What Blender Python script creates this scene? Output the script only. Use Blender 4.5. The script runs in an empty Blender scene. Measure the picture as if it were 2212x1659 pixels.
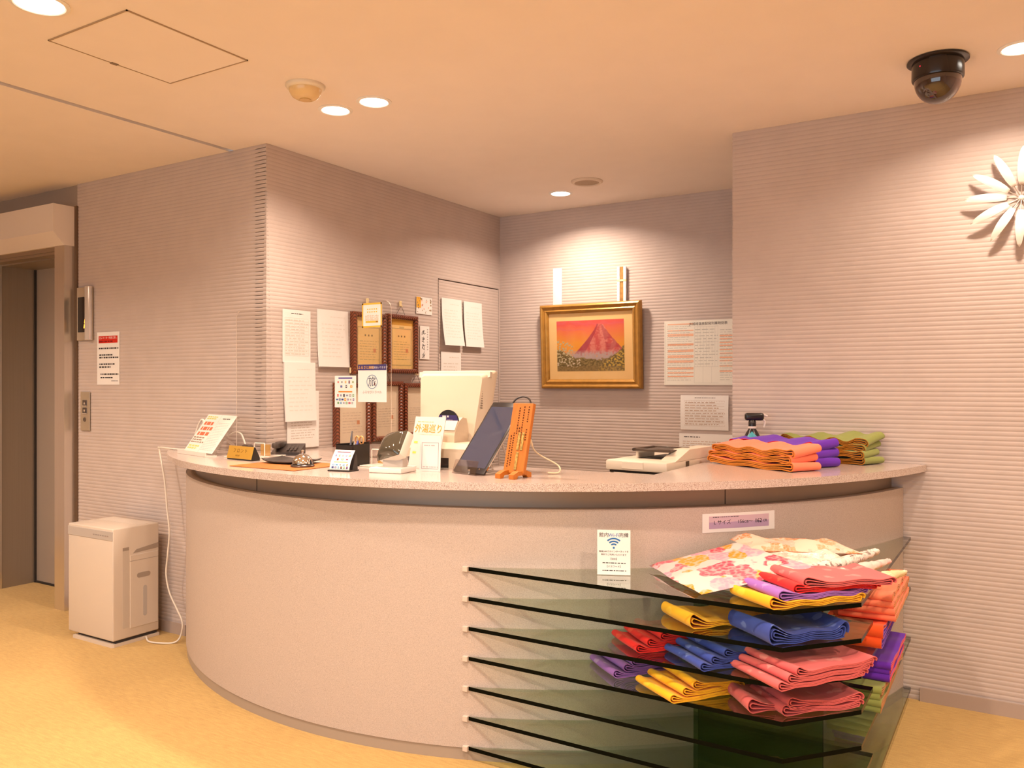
import bpy, bmesh, math, random
from mathutils import Matrix, Vector

random.seed(7)
scene = bpy.context.scene
COL = scene.collection
PI = math.pi
def R(d): return math.radians(d)

# ------------------------------------------------------------------ camera
H_EYE = 1.34
cam_d = bpy.data.cameras.new('camera')
cam_d.sensor_fit = 'HORIZONTAL'
cam_d.sensor_width = 36.0
cam_d.lens = 1800.0 / 2212.0 * 36.0
cam_d.clip_start = 0.05
cam = bpy.data.objects.new('camera', cam_d)
cam.location = (0, 0, H_EYE)
cam.rotation_euler = (R(90), 0, R(31.64))
COL.objects.link(cam)
scene.camera = cam

# ------------------------------------------------------------------ world, exposure
w = bpy.data.worlds.new('world')
scene.world = w
w.use_nodes = True
w.node_tree.nodes['Background'].inputs[0].default_value = (.74, .88, 1.0, 1)      # overcast daylight, seen only through the lobby window
w.node_tree.nodes['Background'].inputs[1].default_value = 3.0
scene.view_settings.view_transform = 'Standard'
scene.view_settings.look = 'None'
scene.view_settings.exposure = 0.10
scene.view_settings.gamma = 1.0
scene.view_settings.use_curve_mapping = False
scene.cycles.transparent_max_bounces = 40
scene.cycles.max_bounces = 12
scene.cycles.diffuse_bounces = 6

LAMP_COL = (1.0, .772, .60)
LAMP_W = 13.2          # watts of one downlight
CEIL = 2.53

# ------------------------------------------------------------------ colour + material helpers
def S(h):
    h = h.lstrip('#')
    o = []
    for i in (0, 2, 4):
        c = int(h[i:i+2], 16) / 255.0
        o.append(c / 12.92 if c <= .04045 else ((c + .055) / 1.055) ** 2.4)
    return tuple(o)

MATS = {}
def nt(name):
    m = bpy.data.materials.new(name)
    m.use_nodes = True
    t = m.node_tree
    b = t.nodes['Principled BSDF']
    return m, t, b

def mat(name, col, rough=.6, metal=0.0, spec=.5, noise=0.0, nscale=60.0, bump=0.0, bscale=200.0, col2=None, stretch=None, sheen=0.0, coat=0.0):
    if name in MATS: return MATS[name]
    m, t, b = nt(name)
    b.inputs['Base Color'].default_value = (*col, 1)
    b.inputs['Roughness'].default_value = rough
    b.inputs['Metallic'].default_value = metal
    b.inputs['Specular IOR Level'].default_value = spec
    b.inputs['Sheen Weight'].default_value = sheen
    b.inputs['Coat Weight'].default_value = coat
    tc = None
    if noise > 0 or bump > 0 or col2:
        tc = t.nodes.new('ShaderNodeTexCoord')
        mp = t.nodes.new('ShaderNodeMapping')
        t.links.new(tc.outputs['Object'], mp.inputs['Vector'])
        if stretch: mp.inputs['Scale'].default_value = stretch
    if noise > 0 or col2:
        n = t.nodes.new('ShaderNodeTexNoise')
        n.inputs['Scale'].default_value = nscale
        n.inputs['Detail'].default_value = 3
        t.links.new(mp.outputs[0], n.inputs['Vector'])
        r = t.nodes.new('ShaderNodeValToRGB')
        r.color_ramp.elements[0].position = .35
        r.color_ramp.elements[1].position = .65
        if col2 is None: col2 = tuple(c * (1 - noise) for c in col)
        r.color_ramp.elements[0].color = (*col2, 1)
        r.color_ramp.elements[1].color = (*col, 1)
        t.links.new(n.outputs['Fac'], r.inputs['Fac'])
        t.links.new(r.outputs['Color'], b.inputs['Base Color'])
    if bump > 0:
        n2 = t.nodes.new('ShaderNodeTexNoise')
        n2.inputs['Scale'].default_value = bscale
        n2.inputs['Detail'].default_value = 2
        t.links.new(mp.outputs[0], n2.inputs['Vector'])
        bp = t.nodes.new('ShaderNodeBump')
        bp.inputs['Strength'].default_value = bump
        bp.inputs['Distance'].default_value = .002
        t.links.new(n2.outputs['Fac'], bp.inputs['Height'])
        t.links.new(bp.outputs['Normal'], b.inputs['Normal'])
    MATS[name] = m
    return m

def glassy(name, tint, rough=.02, ior=1.5, gloss=1.0):
    """clear sheet: straight-through tinted transmission and a Fresnel surface reflection"""
    if name in MATS: return MATS[name]
    m, t, b = nt(name)
    out = t.nodes['Material Output']
    t.nodes.remove(b)
    tr = t.nodes.new('ShaderNodeBsdfTransparent'); tr.inputs[0].default_value = (*tint, 1)
    gl = t.nodes.new('ShaderNodeBsdfGlossy'); gl.inputs['Roughness'].default_value = rough
    gl.inputs['Color'].default_value = (gloss, gloss, gloss, 1)
    f0 = ((ior - 1) / (ior + 1)) ** 2
    lw = t.nodes.new('ShaderNodeLayerWeight'); lw.inputs['Blend'].default_value = .5      # Schlick reflectance, the same on both faces
    pw = t.nodes.new('ShaderNodeMath'); pw.operation = 'POWER'; pw.inputs[1].default_value = 3.0
    fr = t.nodes.new('ShaderNodeMath'); fr.operation = 'MULTIPLY_ADD'; fr.inputs[1].default_value = 1 - f0; fr.inputs[2].default_value = f0
    t.links.new(lw.outputs['Facing'], pw.inputs[0]); t.links.new(pw.outputs[0], fr.inputs[0])
    mx = t.nodes.new('ShaderNodeMixShader')
    t.links.new(fr.outputs[0], mx.inputs[0]); t.links.new(tr.outputs[0], mx.inputs[1]); t.links.new(gl.outputs[0], mx.inputs[2])
    t.links.new(mx.outputs[0], out.inputs['Surface'])
    MATS[name] = m
    return m

def emit(name, col, strength):
    if name in MATS: return MATS[name]
    m, t, b = nt(name)
    b.inputs['Base Color'].default_value = (*col, 1)
    b.inputs['Emission Color'].default_value = (*col, 1)
    b.inputs['Emission Strength'].default_value = strength
    MATS[name] = m
    return m

def print_mat():
    if 'print' in MATS: return MATS['print']
    m, t, b = nt('print')
    a = t.nodes.new('ShaderNodeVertexColor'); a.layer_name = 'Col'
    t.links.new(a.outputs['Color'], b.inputs['Base Color'])
    b.inputs['Roughness'].default_value = .75
    b.inputs['Specular IOR Level'].default_value = .2
    MATS['print'] = m
    return m

def speckle(name, base, dark, light, scale=420, rough=.5, bump=0.0):
    m, t, b = nt(name)
    tc = t.nodes.new('ShaderNodeTexCoord')
    n = t.nodes.new('ShaderNodeTexNoise'); n.inputs['Scale'].default_value = scale; n.inputs['Detail'].default_value = 1
    t.links.new(tc.outputs['Object'], n.inputs['Vector'])
    r = t.nodes.new('ShaderNodeValToRGB'); e = r.color_ramp.elements
    e[0].position = .36; e[0].color = (*dark, 1); e[1].position = .62; e[1].color = (*light, 1)
    x = e.new(.46); x.color = (*base, 1); y = e.new(.55); y.color = (*base, 1)
    t.links.new(n.outputs['Fac'], r.inputs['Fac'])
    t.links.new(r.outputs['Color'], b.inputs['Base Color'])
    b.inputs['Roughness'].default_value = rough
    MATS[name] = m
    return m

def cloth(name, col, pat=None, amount=.5, scale=17.0):
    """woven cotton with a tone-on-tone blossom figure"""
    if name in MATS: return MATS[name]
    m, t, b = nt(name)
    tc = t.nodes.new('ShaderNodeTexCoord')
    if pat is None: pat = tuple(min(1, c * .72 + .22) for c in col)
    v = t.nodes.new('ShaderNodeTexVoronoi'); v.inputs['Scale'].default_value = scale
    n = t.nodes.new('ShaderNodeTexNoise'); n.inputs['Scale'].default_value = scale * 1.4; n.inputs['Detail'].default_value = 2
    t.links.new(tc.outputs['Object'], v.inputs['Vector']); t.links.new(tc.outputs['Object'], n.inputs['Vector'])
    ad = t.nodes.new('ShaderNodeMath'); ad.operation = 'ADD'
    mu = t.nodes.new('ShaderNodeMath'); mu.operation = 'MULTIPLY'; mu.inputs[1].default_value = .95
    t.links.new(n.outputs['Fac'], mu.inputs[0]); t.links.new(v.outputs['Distance'], ad.inputs[0]); t.links.new(mu.outputs[0], ad.inputs[1])
    r = t.nodes.new('ShaderNodeValToRGB')
    r.color_ramp.elements[0].position = .66; r.color_ramp.elements[1].position = .72
    p = tuple(col[i] + (pat[i] - col[i]) * amount for i in range(3))
    r.color_ramp.elements[0].color = (*p, 1); r.color_ramp.elements[1].color = (*col, 1)
    t.links.new(ad.outputs[0], r.inputs['Fac'])
    t.links.new(r.outputs['Color'], b.inputs['Base Color'])
    b.inputs['Roughness'].default_value = .8
    b.inputs['Sheen Weight'].default_value = .15
    b.inputs['Specular IOR Level'].default_value = .25
    wv = t.nodes.new('ShaderNodeTexNoise'); wv.inputs['Scale'].default_value = 900
    t.links.new(tc.outputs['Object'], wv.inputs['Vector'])
    bp = t.nodes.new('ShaderNodeBump'); bp.inputs['Strength'].default_value = .25; bp.inputs['Distance'].default_value = .001
    t.links.new(wv.outputs['Fac'], bp.inputs['Height']); t.links.new(bp.outputs['Normal'], b.inputs['Normal'])
    MATS[name] = m
    return m

def floral(name, ground, cols, scale=14.0, spread=.42):
    """printed flowers: each voronoi cell a blossom or bare ground, with fine petal texture"""
    if name in MATS: return MATS[name]
    m, t, b = nt(name)
    tc = t.nodes.new('ShaderNodeTexCoord')
    nz = t.nodes.new('ShaderNodeTexNoise'); nz.inputs['Scale'].default_value = scale * 1.5; nz.inputs['Detail'].default_value = 2
    t.links.new(tc.outputs['Object'], nz.inputs['Vector'])
    mixv = t.nodes.new('ShaderNodeMix'); mixv.data_type = 'VECTOR'; mixv.inputs['Factor'].default_value = .06
    t.links.new(tc.outputs['Object'], mixv.inputs[4]); t.links.new(nz.outputs['Color'], mixv.inputs[5])
    v = t.nodes.new('ShaderNodeTexVoronoi'); v.inputs['Scale'].default_value = scale
    t.links.new(mixv.outputs[1], v.inputs['Vector'])
    sep = t.nodes.new('ShaderNodeSeparateColor'); t.links.new(v.outputs['Color'], sep.inputs[0])
    r = t.nodes.new('ShaderNodeValToRGB'); r.color_ramp.interpolation = 'CONSTANT'
    e = r.color_ramp.elements
    n = len(cols)
    e[0].position = 0; e[0].color = (*cols[0], 1); e[1].position = 1.0 / n; e[1].color = (*cols[1], 1)
    for i in range(2, n):
        x = e.new(i / n); x.color = (*cols[i], 1)
    t.links.new(sep.outputs[0], r.inputs['Fac'])
    v2 = t.nodes.new('ShaderNodeTexVoronoi'); v2.inputs['Scale'].default_value = scale * 5
    t.links.new(tc.outputs['Object'], v2.inputs['Vector'])
    r2 = t.nodes.new('ShaderNodeValToRGB'); r2.color_ramp.elements[0].position = .40; r2.color_ramp.elements[1].position = .75
    r2.color_ramp.elements[0].color = (0, 0, 0, 1); r2.color_ramp.elements[1].color = (.5, .5, .5, 1)
    t.links.new(v2.outputs['Distance'], r2.inputs['Fac'])
    m1 = t.nodes.new('ShaderNodeMix'); m1.data_type = 'RGBA'
    t.links.new(r2.outputs['Color'], m1.inputs[0]); t.links.new(r.outputs['Color'], m1.inputs[6]); m1.inputs[7].default_value = (*ground, 1)
    r3 = t.nodes.new('ShaderNodeValToRGB'); r3.color_ramp.elements[0].position = spread; r3.color_ramp.elements[1].position = spread + .05
    t.links.new(v.outputs['Distance'], r3.inputs['Fac'])
    m2 = t.nodes.new('ShaderNodeMix'); m2.data_type = 'RGBA'
    t.links.new(r3.outputs['Color'], m2.inputs[0]); t.links.new(m1.outputs[2], m2.inputs[6]); m2.inputs[7].default_value = (*ground, 1)
    t.links.new(m2.outputs[2], b.inputs['Base Color'])
    b.inputs['Roughness'].default_value = .85
    b.inputs['Specular IOR Level'].default_value = .2
    MATS[name] = m
    return m

# ------------------------------------------------------------------ mesh builder
class MB:
    def __init__(s):
        s.v = []; s.f = []; s.m = []; s.c = []; s.M = Matrix.Identity(4); s.fn = None
    def add(s, verts, faces, mi=0, col=(1, 1, 1)):
        o = len(s.v)
        for p in verts:
            q = s.M @ Vector(p)
            if s.fn: q = Vector(s.fn(q))
            s.v.append(tuple(q))
        for k, f in enumerate(faces):
            s.f.append([o + i for i in f])
            s.m.append(mi[k] if isinstance(mi, (list, tuple)) else mi)
            s.c.append(col)
    def box(s, x0, x1, y0, y1, z0, z1, mi=0, col=(1, 1, 1)):
        s.add([(x0, y0, z0), (x1, y0, z0), (x1, y1, z0), (x0, y1, z0), (x0, y0, z1), (x1, y0, z1), (x1, y1, z1), (x0, y1, z1)],
              [(3, 2, 1, 0), (4, 5, 6, 7), (0, 1, 5, 4), (1, 2, 6, 5), (2, 3, 7, 6), (3, 0, 4, 7)], mi, col)
    def rbox(s, x0, x1, y0, y1, z0, z1, b=.005, seg=2, mi=0):
        bm = bmesh.new(); bmesh.ops.create_cube(bm, size=1)
        for q in bm.verts:
            q.co = Vector(((x0 + x1) / 2 + q.co.x * (x1 - x0), (y0 + y1) / 2 + q.co.y * (y1 - y0), (z0 + z1) / 2 + q.co.z * (z1 - z0)))
        bmesh.ops.bevel(bm, geom=list(bm.edges), offset=b, segments=seg, affect='EDGES', profile=.5)
        s.bm(bm, mi)
    def bm(s, bm, mi=0):
        bm.verts.index_update()
        s.add([tuple(q.co) for q in bm.verts], [[q.index for q in f.verts] for f in bm.faces], mi)
        bm.free()
    def rect(s, x0, x1, z0, z1, y, col=(1, 1, 1), mi=0):
        s.add([(x0, y, z0), (x1, y, z0), (x1, y, z1), (x0, y, z1)], [(0, 1, 2, 3)], mi, col)
    def prism(s, poly, z0, z1, mi=0, side=None, top=None):
        n = len(poly)
        v = [(x, y, z0) for x, y in poly] + [(x, y, z1) for x, y in poly]
        f = [list(range(n))[::-1], list(range(n, 2 * n))]; mm = [mi, mi if top is None else top]
        for i in range(n):
            j = (i + 1) % n; f.append((i, j, n + j, n + i)); mm.append(mi if side is None else side)
        s.add(v, f, mm)
    def xprism(s, poly, x0, x1, mi=0):      # poly in (y, z), extruded along x
        n = len(poly)
        v = [(x0, y, z) for y, z in poly] + [(x1, y, z) for y, z in poly]
        f = [list(range(n))[::-1], list(range(n, 2 * n))]
        for i in range(n):
            j = (i + 1) % n; f.append((i, j, n + j, n + i))
        s.add(v, f, mi)
    def tube(s, path, r, n=8, mi=0, flat=1.0):
        P = [Vector(p) for p in path]; rs = r if isinstance(r, (list, tuple)) else [r] * len(P)
        rings = []; up = Vector((0, 0, 1)); prev = None
        for i, p in enumerate(P):
            d = (P[min(i + 1, len(P) - 1)] - P[max(i - 1, 0)]).normalized()
            a = prev if prev else (up if abs(d.z) < .95 else Vector((1, 0, 0)))
            a = (a - d * a.dot(d))
            if a.length < 1e-6: a = d.orthogonal()
            a.normalize(); prev = a; b = d.cross(a)
            rings.append([p + (b * math.cos(2 * PI * k / n) + a * flat * math.sin(2 * PI * k / n)) * rs[i] for k in range(n)])
        v = [q for rg in rings for q in rg]; f = []
        for i in range(len(P) - 1):
            for k in range(n):
                l = (k + 1) % n; f.append((i * n + k, i * n + l, (i + 1) * n + l, (i + 1) * n + k))
        f.append(list(range(n))[::-1]); f.append([(len(P) - 1) * n + k for k in range(n)])
        s.add(v, f, mi)
    def lathe(s, prof, n=24, c=(0, 0, 0), mi=0):
        v = []; f = []; mm = []
        for r, z in prof:
            for k in range(n):
                a = 2 * PI * k / n; v.append((c[0] + r * math.cos(a), c[1] + r * math.sin(a), c[2] + z))
        for i in range(len(prof) - 1):
            for k in range(n):
                l = (k + 1) % n; f.append((i * n + k, i * n + l, (i + 1) * n + l, (i + 1) * n + k))
                mm.append(mi[i] if isinstance(mi, (list, tuple)) else mi)
        f.append(list(range(n))[::-1]); mm.append(mi[0] if isinstance(mi, (list, tuple)) else mi)
        f.append([(len(prof) - 1) * n + k for k in range(n)]); mm.append(mi[-1] if isinstance(mi, (list, tuple)) else mi)
        s.add(v, f, mm)
    def text(s, body, x, z, size, y=-.0006, col=(.02, .02, .02), align='CENTER', mi=0, sx=1.0, spacing=1.0):
        vs, fs = text_geo(body, size, align, spacing)
        s.add([(x + a * sx, y, z + b) for a, b in vs], fs, mi, col)
    def build(s, name, mats, parent=None, smooth=None):
        me = bpy.data.meshes.new(name)
        me.from_pydata(s.v, [], s.f)
        if not isinstance(mats, (list, tuple)): mats = [mats]
        for m in mats: me.materials.append(m)
        me.polygons.foreach_set('material_index', s.m)
        if any(m.name == 'print' for m in mats):
            ca = me.color_attributes.new('Col', 'FLOAT_COLOR', 'CORNER')
            data = []
            for p in me.polygons:
                c = s.c[p.index]
                data += [c[0], c[1], c[2], 1.0] * p.loop_total
            ca.data.foreach_set('color', data)
        me.update()
        if smooth is not None:
            me.polygons.foreach_set('use_smooth', [True] * len(me.polygons))
            try: me.set_sharp_from_angle(angle=R(smooth))
            except Exception: pass
        o = bpy.data.objects.new(name, me)
        COL.objects.link(o)
        if parent: o.parent = parent
        if name in ('printing', 'lettering', 'badge_print', 'label_print', 'panel_icons', 'vents', 'keypad', 'wire_stems', 'blades'): o['kind'] = 'stuff'
        return o

TEXT_CACHE = {}
def text_geo(body, size, align, spacing):
    k = (body, align, spacing)
    if k not in TEXT_CACHE:
        cu = bpy.data.curves.new('lettering', 'FONT')
        cu.body = body; cu.size = 1.0; cu.align_x = align; cu.align_y = 'CENTER'; cu.resolution_u = 2
        cu.space_line = spacing
        o = bpy.data.objects.new('lettering', cu); COL.objects.link(o)
        dg = bpy.context.evaluated_depsgraph_get()
        ev = o.evaluated_get(dg); me = ev.to_mesh()
        TEXT_CACHE[k] = ([(q.co.x, q.co.y) for q in me.vertices], [list(p.vertices) for p in me.polygons])
        ev.to_mesh_clear()
        bpy.data.objects.remove(o); bpy.data.curves.remove(cu)
    v, f = TEXT_CACHE[k]
    return [(a * size, b * size) for a, b in v], f

def tag(o, label, cat, group=None, kind=None):
    o['label'] = label; o['category'] = cat
    if group: o['group'] = group
    if kind: o['kind'] = kind
    return o
def thing(name, label, cat, loc=(0, 0, 0), rz=0, group=None, kind=None):
    o = bpy.data.objects.new(name, None); COL.objects.link(o)
    o.empty_display_size = .05
    o.location = loc; o.rotation_euler = (0, 0, rz)
    return tag(o, label, cat, group, kind)

def dashes(mb, x0, x1, z0, z1, n, col, y=-.0005, fill=.55, seed=1):
    """rows of small printed marks, too small to read in the photograph"""
    rg = random.Random(seed)
    if n < 1: return
    st = (z1 - z0) / n
    for i in range(n):
        z = z1 - st * (i + .5); x = x0; e = x1 - rg.random() * .25 * (x1 - x0)
        while x < e:
            l = st * rg.uniform(.5, 2.2)
            mb.rect(x, min(x + l, e), z - st * fill * .4, z + st * fill * .4, y, col)
            x += l + st * rg.uniform(.25, .6)

PAPER = mat('paper', (.82, .80, .78), .8, spec=.2)
PRINT = print_mat()
INK = (.05, .045, .045); FAINT = (.45, .42, .40); REDC = (.62, .03, .02)

def sheet(name, label, cat, w_, h_, loc, rz=0, lean=0, marks=None, paper=PAPER, thick=.0012, bow=0.0, group=None, curl=0.0):
    """a sheet of paper: x across, z up from its lower edge, printed face towards local -y"""
    mb = MB()
    nz = 8 if (bow or curl) else 1
    def yy(t): return -bow * math.sin(t * PI) - curl * (1 - t) ** 2
    mb.M = Matrix.Rotation(-lean, 4, 'X')
    v = []; f = []
    for i in range(nz + 1):
        t = i / nz; y = yy(t)
        v += [(-w_/2, y, t*h_), (w_/2, y, t*h_), (w_/2, y + thick, t*h_), (-w_/2, y + thick, t*h_)]
    for i in range(nz):
        a = 4 * i; b = a + 4
        for k in range(4):
            l = (k + 1) % 4; f.append((a + k, a + l, b + l, b + k))
    f.append((3, 2, 1, 0)); f.append(tuple(4 * nz + k for k in range(4)))
    mb.add(v, f)
    o = mb.build(name, paper)
    o.location = loc; o.rotation_euler = (0, 0, rz)
    tag(o, label, cat, group)
    if marks:
        pm = MB(); pm.M = Matrix.Rotation(-lean, 4, 'X')
        if bow or curl:
            Mi = pm.M.copy(); pm.M = Matrix.Identity(4)
            pm.fn = lambda q: Mi @ Vector((q.x, q.y + yy(max(0, min(1, q.z / h_))), q.z))
        marks(pm, w_, h_)
        pm.build('printing', PRINT, o)
    return o

# ------------------------------------------------------------------ lamps of the room (ceiling downlights)
def downlight(x, y, label, r=.062, power=LAMP_W):
    t = thing('ceiling_downlight', label, 'downlight', (x, y, CEIL), 0, 'recessed ceiling downlights')
    m = MB(); m.lathe([(r + .012, 0), (r + .012, -.003), (r, -.006), (r - .004, -.004), (r - .004, 0)], 32)
    m.build('trim_ring', mat('lamp_trim', (.8, .78, .74), .4), t, 40)
    m = MB(); m.lathe([(r - .004, 0), (r - .004, -.0025), (r * .6, -.0035), (.0005, -.004)], 32)
    m.build('lamp_lens', emit('lamp_glow', (1.0, .93, .82), 14.0), t, 60)
    ld = bpy.data.lights.new('downlight_beam', 'AREA')
    ld.shape = 'DISK'; ld.size = 2 * (r - .008); ld.energy = power; ld.color = LAMP_COL; ld.spread = R(146)
    lo = bpy.data.objects.new('downlight_beam', ld); COL.objects.link(lo)
    lo.parent = t; lo.location = (0, 0, -.0075)
    return t

downlight(-2.625, 1.443, 'largest round downlight in the ceiling corner beside the access hatch', .075)
downlight(-2.55, 2.678, 'round ceiling downlight left of a close pair above the counter', power=LAMP_W * .95)
downlight(-2.337, 2.684, 'round ceiling downlight right of a close pair above the counter', power=LAMP_W * .95)
downlight(-2.469, 4.585, 'round ceiling downlight near the framed mountain painting', power=LAMP_W * 1.25)
downlight(-.014, 3.452, 'round ceiling downlight beside the black dome camera')
# fill lamps added out of view over the lobby to raise the light
for (x, y, d) in [(-1.2, 1.44, 'in front of the glass shelves'), (.35, 1.6, 'right of the viewpoint'), (-2.6, -.4, 'behind the viewpoint on the left'), (-1.0, -.4, 'straight behind the viewpoint'),
                  (.8, -.4, 'behind the viewpoint on the right'), (-5.4, 1.1, 'before the elevator'), (-4.0, 1.0, 'between elevator and access hatch'), (1.6, 2.4, 'along the flower wall')]:
    downlight(x, y, 'added unseen fill downlight over the lobby ' + d, power=LAMP_W * 2.1)

# ------------------------------------------------------------------ room shell
M_WALL = mat('wallpaper', (.545, .462, .425), .75, spec=.25, noise=.05, nscale=9)
M_CEIL = mat('ceiling_paint', (.82, .745, .69), .85, spec=.2, noise=.02, nscale=6)
M_BASE = mat('baseboard_vinyl', (.42, .33, .28), .6)
M_DARK = mat('dark_gap', (.03, .022, .018), .8)

def carpet():
    m, t, b = nt('carpet')
    tc = t.nodes.new('ShaderNodeTexCoord')
    mp = t.nodes.new('ShaderNodeMapping'); mp.inputs['Scale'].default_value = (18, 110, 1)
    t.links.new(tc.outputs['Object'], mp.inputs['Vector'])
    n1 = t.nodes.new('ShaderNodeTexNoise'); n1.inputs['Scale'].default_value = 1.0; n1.inputs['Detail'].default_value = 3
    t.links.new(mp.outputs[0], n1.inputs['Vector'])
    n2 = t.nodes.new('ShaderNodeTexNoise'); n2.inputs['Scale'].default_value = 260; n2.inputs['Detail'].default_value = 2
    t.links.new(tc.outputs['Object'], n2.inputs['Vector'])
    n3 = t.nodes.new('ShaderNodeTexNoise'); n3.inputs['Scale'].default_value = 2.2
    t.links.new(tc.outputs['Object'], n3.inputs['Vector'])
    r = t.nodes.new('ShaderNodeValToRGB'); e = r.color_ramp.elements
    e[0].position = .30; e[0].color = (.40, .248, .075, 1); e[1].position = .72; e[1].color = (.62, .415, .142, 1)
    mu = t.nodes.new('ShaderNodeMath'); mu.operation = 'MULTIPLY_ADD'; mu.inputs[1].default_value = .45
    t.links.new(n1.outputs['Fac'], mu.inputs[0])
    m3 = t.nodes.new('ShaderNodeMath'); m3.operation = 'MULTIPLY_ADD'; m3.inputs[1].default_value = .35
    m4 = t.nodes.new('ShaderNodeMath'); m4.operation = 'MULTIPLY'; m4.inputs[1].default_value = .2
    t.links.new(n3.outputs['Fac'], m4.inputs[0]); t.links.new(n2.outputs['Fac'], m3.inputs[0]); t.links.new(m4.outputs[0], m3.inputs[2])
    t.links.new(m3.outputs[0], mu.inputs[2]); t.links.new(mu.outputs[0], r.inputs['Fac'])
    t.links.new(r.outputs['Color'], b.inputs['Base Color'])
    b.inputs['Roughness'].default_value = .95; b.inputs['Specular IOR Level'].default_value = .1; b.inputs['Sheen Weight'].default_value = .2
    bp = t.nodes.new('ShaderNodeBump'); bp.inputs['Strength'].default_value = .5; bp.inputs['Distance'].default_value = .003
    t.links.new(n2.outputs['Fac'], bp.inputs['Height']); t.links.new(bp.outputs['Normal'], b.inputs['Normal'])
    return m

XL, XR, YR = -7.0, 3.0, -3.0           # far sides of the lobby
Y1, X2, Y3, X4, Y5 = 2.87, -3.195, 5.02, -1.182, 3.913

m = MB(); m.box(XL, XR, YR, Y3 + .3, -.1, 0)
tag(m.build('floor', carpet()), 'ochre yellow carpet floor of the hotel lobby', 'floor', kind='structure')
m = MB()
m.box(XL, -3.470, YR, Y3 + .3, CEIL, CEIL + .1); m.box(-3.433, XR, YR, Y3 + .3, CEIL, CEIL + .1)
tag(m.build('ceiling', M_CEIL), 'plain cream painted ceiling over the reception', 'ceiling', kind='structure')
m = MB(); m.box(-3.470, -3.433, YR, Y1, CEIL + .02, CEIL + .1)
tag(m.build('trim_1', M_DARK), 'dark straight joint slot running across the ceiling to the wall corner', 'ceiling joint', kind='structure')

RIB = .0198
def rib_profile(z0, z1):
    p = []
    n = int(round((z1 - z0) / RIB)); st = (z1 - z0) / n
    for i in range(n):
        b = z0 + i * st
        for t, d in ((0.0, 0.0), (.12, .0), (.26, .0009), (.5, .0014), (.78, .0012), (.92, .0004)):
            p.append((d, b + t * st))
    p.append((0, z1))
    return p

def ribbed(name, axis, c, a0, a1, z0, z1, mit0=0, mit1=0, label='', parent=None, back=.08, off=0.0):
    """ribbed wallpaper: axis 'y-' faces -y at y=c running x a0..a1; 'x+' faces +x at x=c running y a0..a1"""
    pr = rib_profile(z0, z1); mb = MB(); v = []; f = []
    for d, z in pr:
        d += off
        for a, mt in ((a0, mit0), (a1, mit1)):
            if axis == 'y-': v.append((a + mt * d, c - d, z))
            else: v.append((c + d, a + mt * d, z))
    n = len(pr)
    for i in range(n - 1):
        q = (2*i, 2*i+1, 2*i+3, 2*i+2)
        f.append(q if axis == 'y-' else q)
    o = len(v)
    for a in (a0, a1):
        for z in (z0, z1):
            v.append((a, c + back, z) if axis == 'y-' else (c - back, a, z))
    # back, ends, top, bottom
    f.append((o, o + 1, o + 3, o + 2))
    f.append([2 * i for i in range(n)] + [o + 1, o]); f.append([2 * i + 1 for i in range(n)][::-1] + [o + 2, o + 3])
    f.append((2*n-2, 2*n-1, o+3, o+1)); f.append((0, o, o+2, 1))
    mb.add(v, f)
    ob = mb.build(name, M_WALL, parent)
    if not parent: tag(ob, label, 'wall', kind='structure')
    return ob

ribbed('wall_left', 'y-', Y1, -4.81, X2, 0, CEIL, 0, 1, 'beige ribbed wallpaper wall between elevator and reception alcove')
ws = ribbed('wall_side', 'x+', X2, Y1, 4.283, 0, CEIL, -1, 0, 'beige ribbed side wall of the alcove hung with certificates')
ribbed('wall_panel_over_door', 'x+', X2, 4.283, Y3, 2.016, CEIL, 0, -1, '', ws)
ribbed('wall_back', 'y-', Y3, X2, -.8, 0, CEIL, 1, 0, 'beige ribbed back wall of the alcove behind the painting')
ribbed('wall_right', 'y-', Y5, X4, XR, 0, CEIL, -1, 0, 'beige ribbed wall with the white flower sculpture')
m = MB(); m.box(X4, X4 + .08, Y5 + .05, Y3, 0, CEIL)
tag(m.build('wall_return', M_WALL), 'return wall on the right of the alcove', 'wall', kind='structure')
WX0, WX1, WZ0, WZ1 = -3.6, 1.6, .35, 2.25       # lobby window behind the photographer
m = MB(); m.box(XL - .1, WX0, YR - .1, YR, 0, CEIL); m.box(WX1, XR + .1, YR - .1, YR, 0, CEIL); m.box(WX0, WX1, YR - .1, YR, 0, WZ0); m.box(WX0, WX1, YR - .1, YR, WZ1, CEIL)
tag(m.build('wall_rear', M_WALL), 'plain lobby wall behind the photographer', 'wall', kind='structure')
wn = thing('window_1', 'wide lobby window in the wall behind the photographer', 'window', (0, 0, 0), kind='structure')
m = MB()
for x in (WX0, WX0 + 1.3, WX0 + 2.6, WX0 + 3.9, WX1): m.box(x - .025, x + .025, YR - .08, YR - .02, WZ0, WZ1)
m.box(WX0, WX1, YR - .08, YR - .02, WZ0 - .02, WZ0 + .03); m.box(WX0, WX1, YR - .08, YR - .02, WZ1 - .03, WZ1 + .02)
m.build('window_frame', mat('window_alu', (.5, .48, .46), .4, metal=.5), wn)
for k in range(4):
    m = MB(); m.box(WX0 + 1.3*k + .025, WX0 + 1.3*k + 1.275, YR - .054, YR - .048, WZ0 + .03, WZ1 - .03)
    m.build('pane', glassy('window_glass', (.97, .98, .98), .01), wn)
pd = bpy.data.lights.new('window_daylight_portal', 'AREA'); pd.shape = 'RECTANGLE'; pd.size = WX1 - WX0; pd.size_y = WZ1 - WZ0; pd.cycles.is_portal = True
po = bpy.data.objects.new('window_daylight_portal', pd); COL.objects.link(po); po.parent = wn
po.location = ((WX0 + WX1)/2, YR - .12, (WZ0 + WZ1)/2); po.rotation_euler = (R(-90), 0, PI)
m = MB(); m.box(XR, XR + .1, YR, Y3, 0, CEIL)
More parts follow.
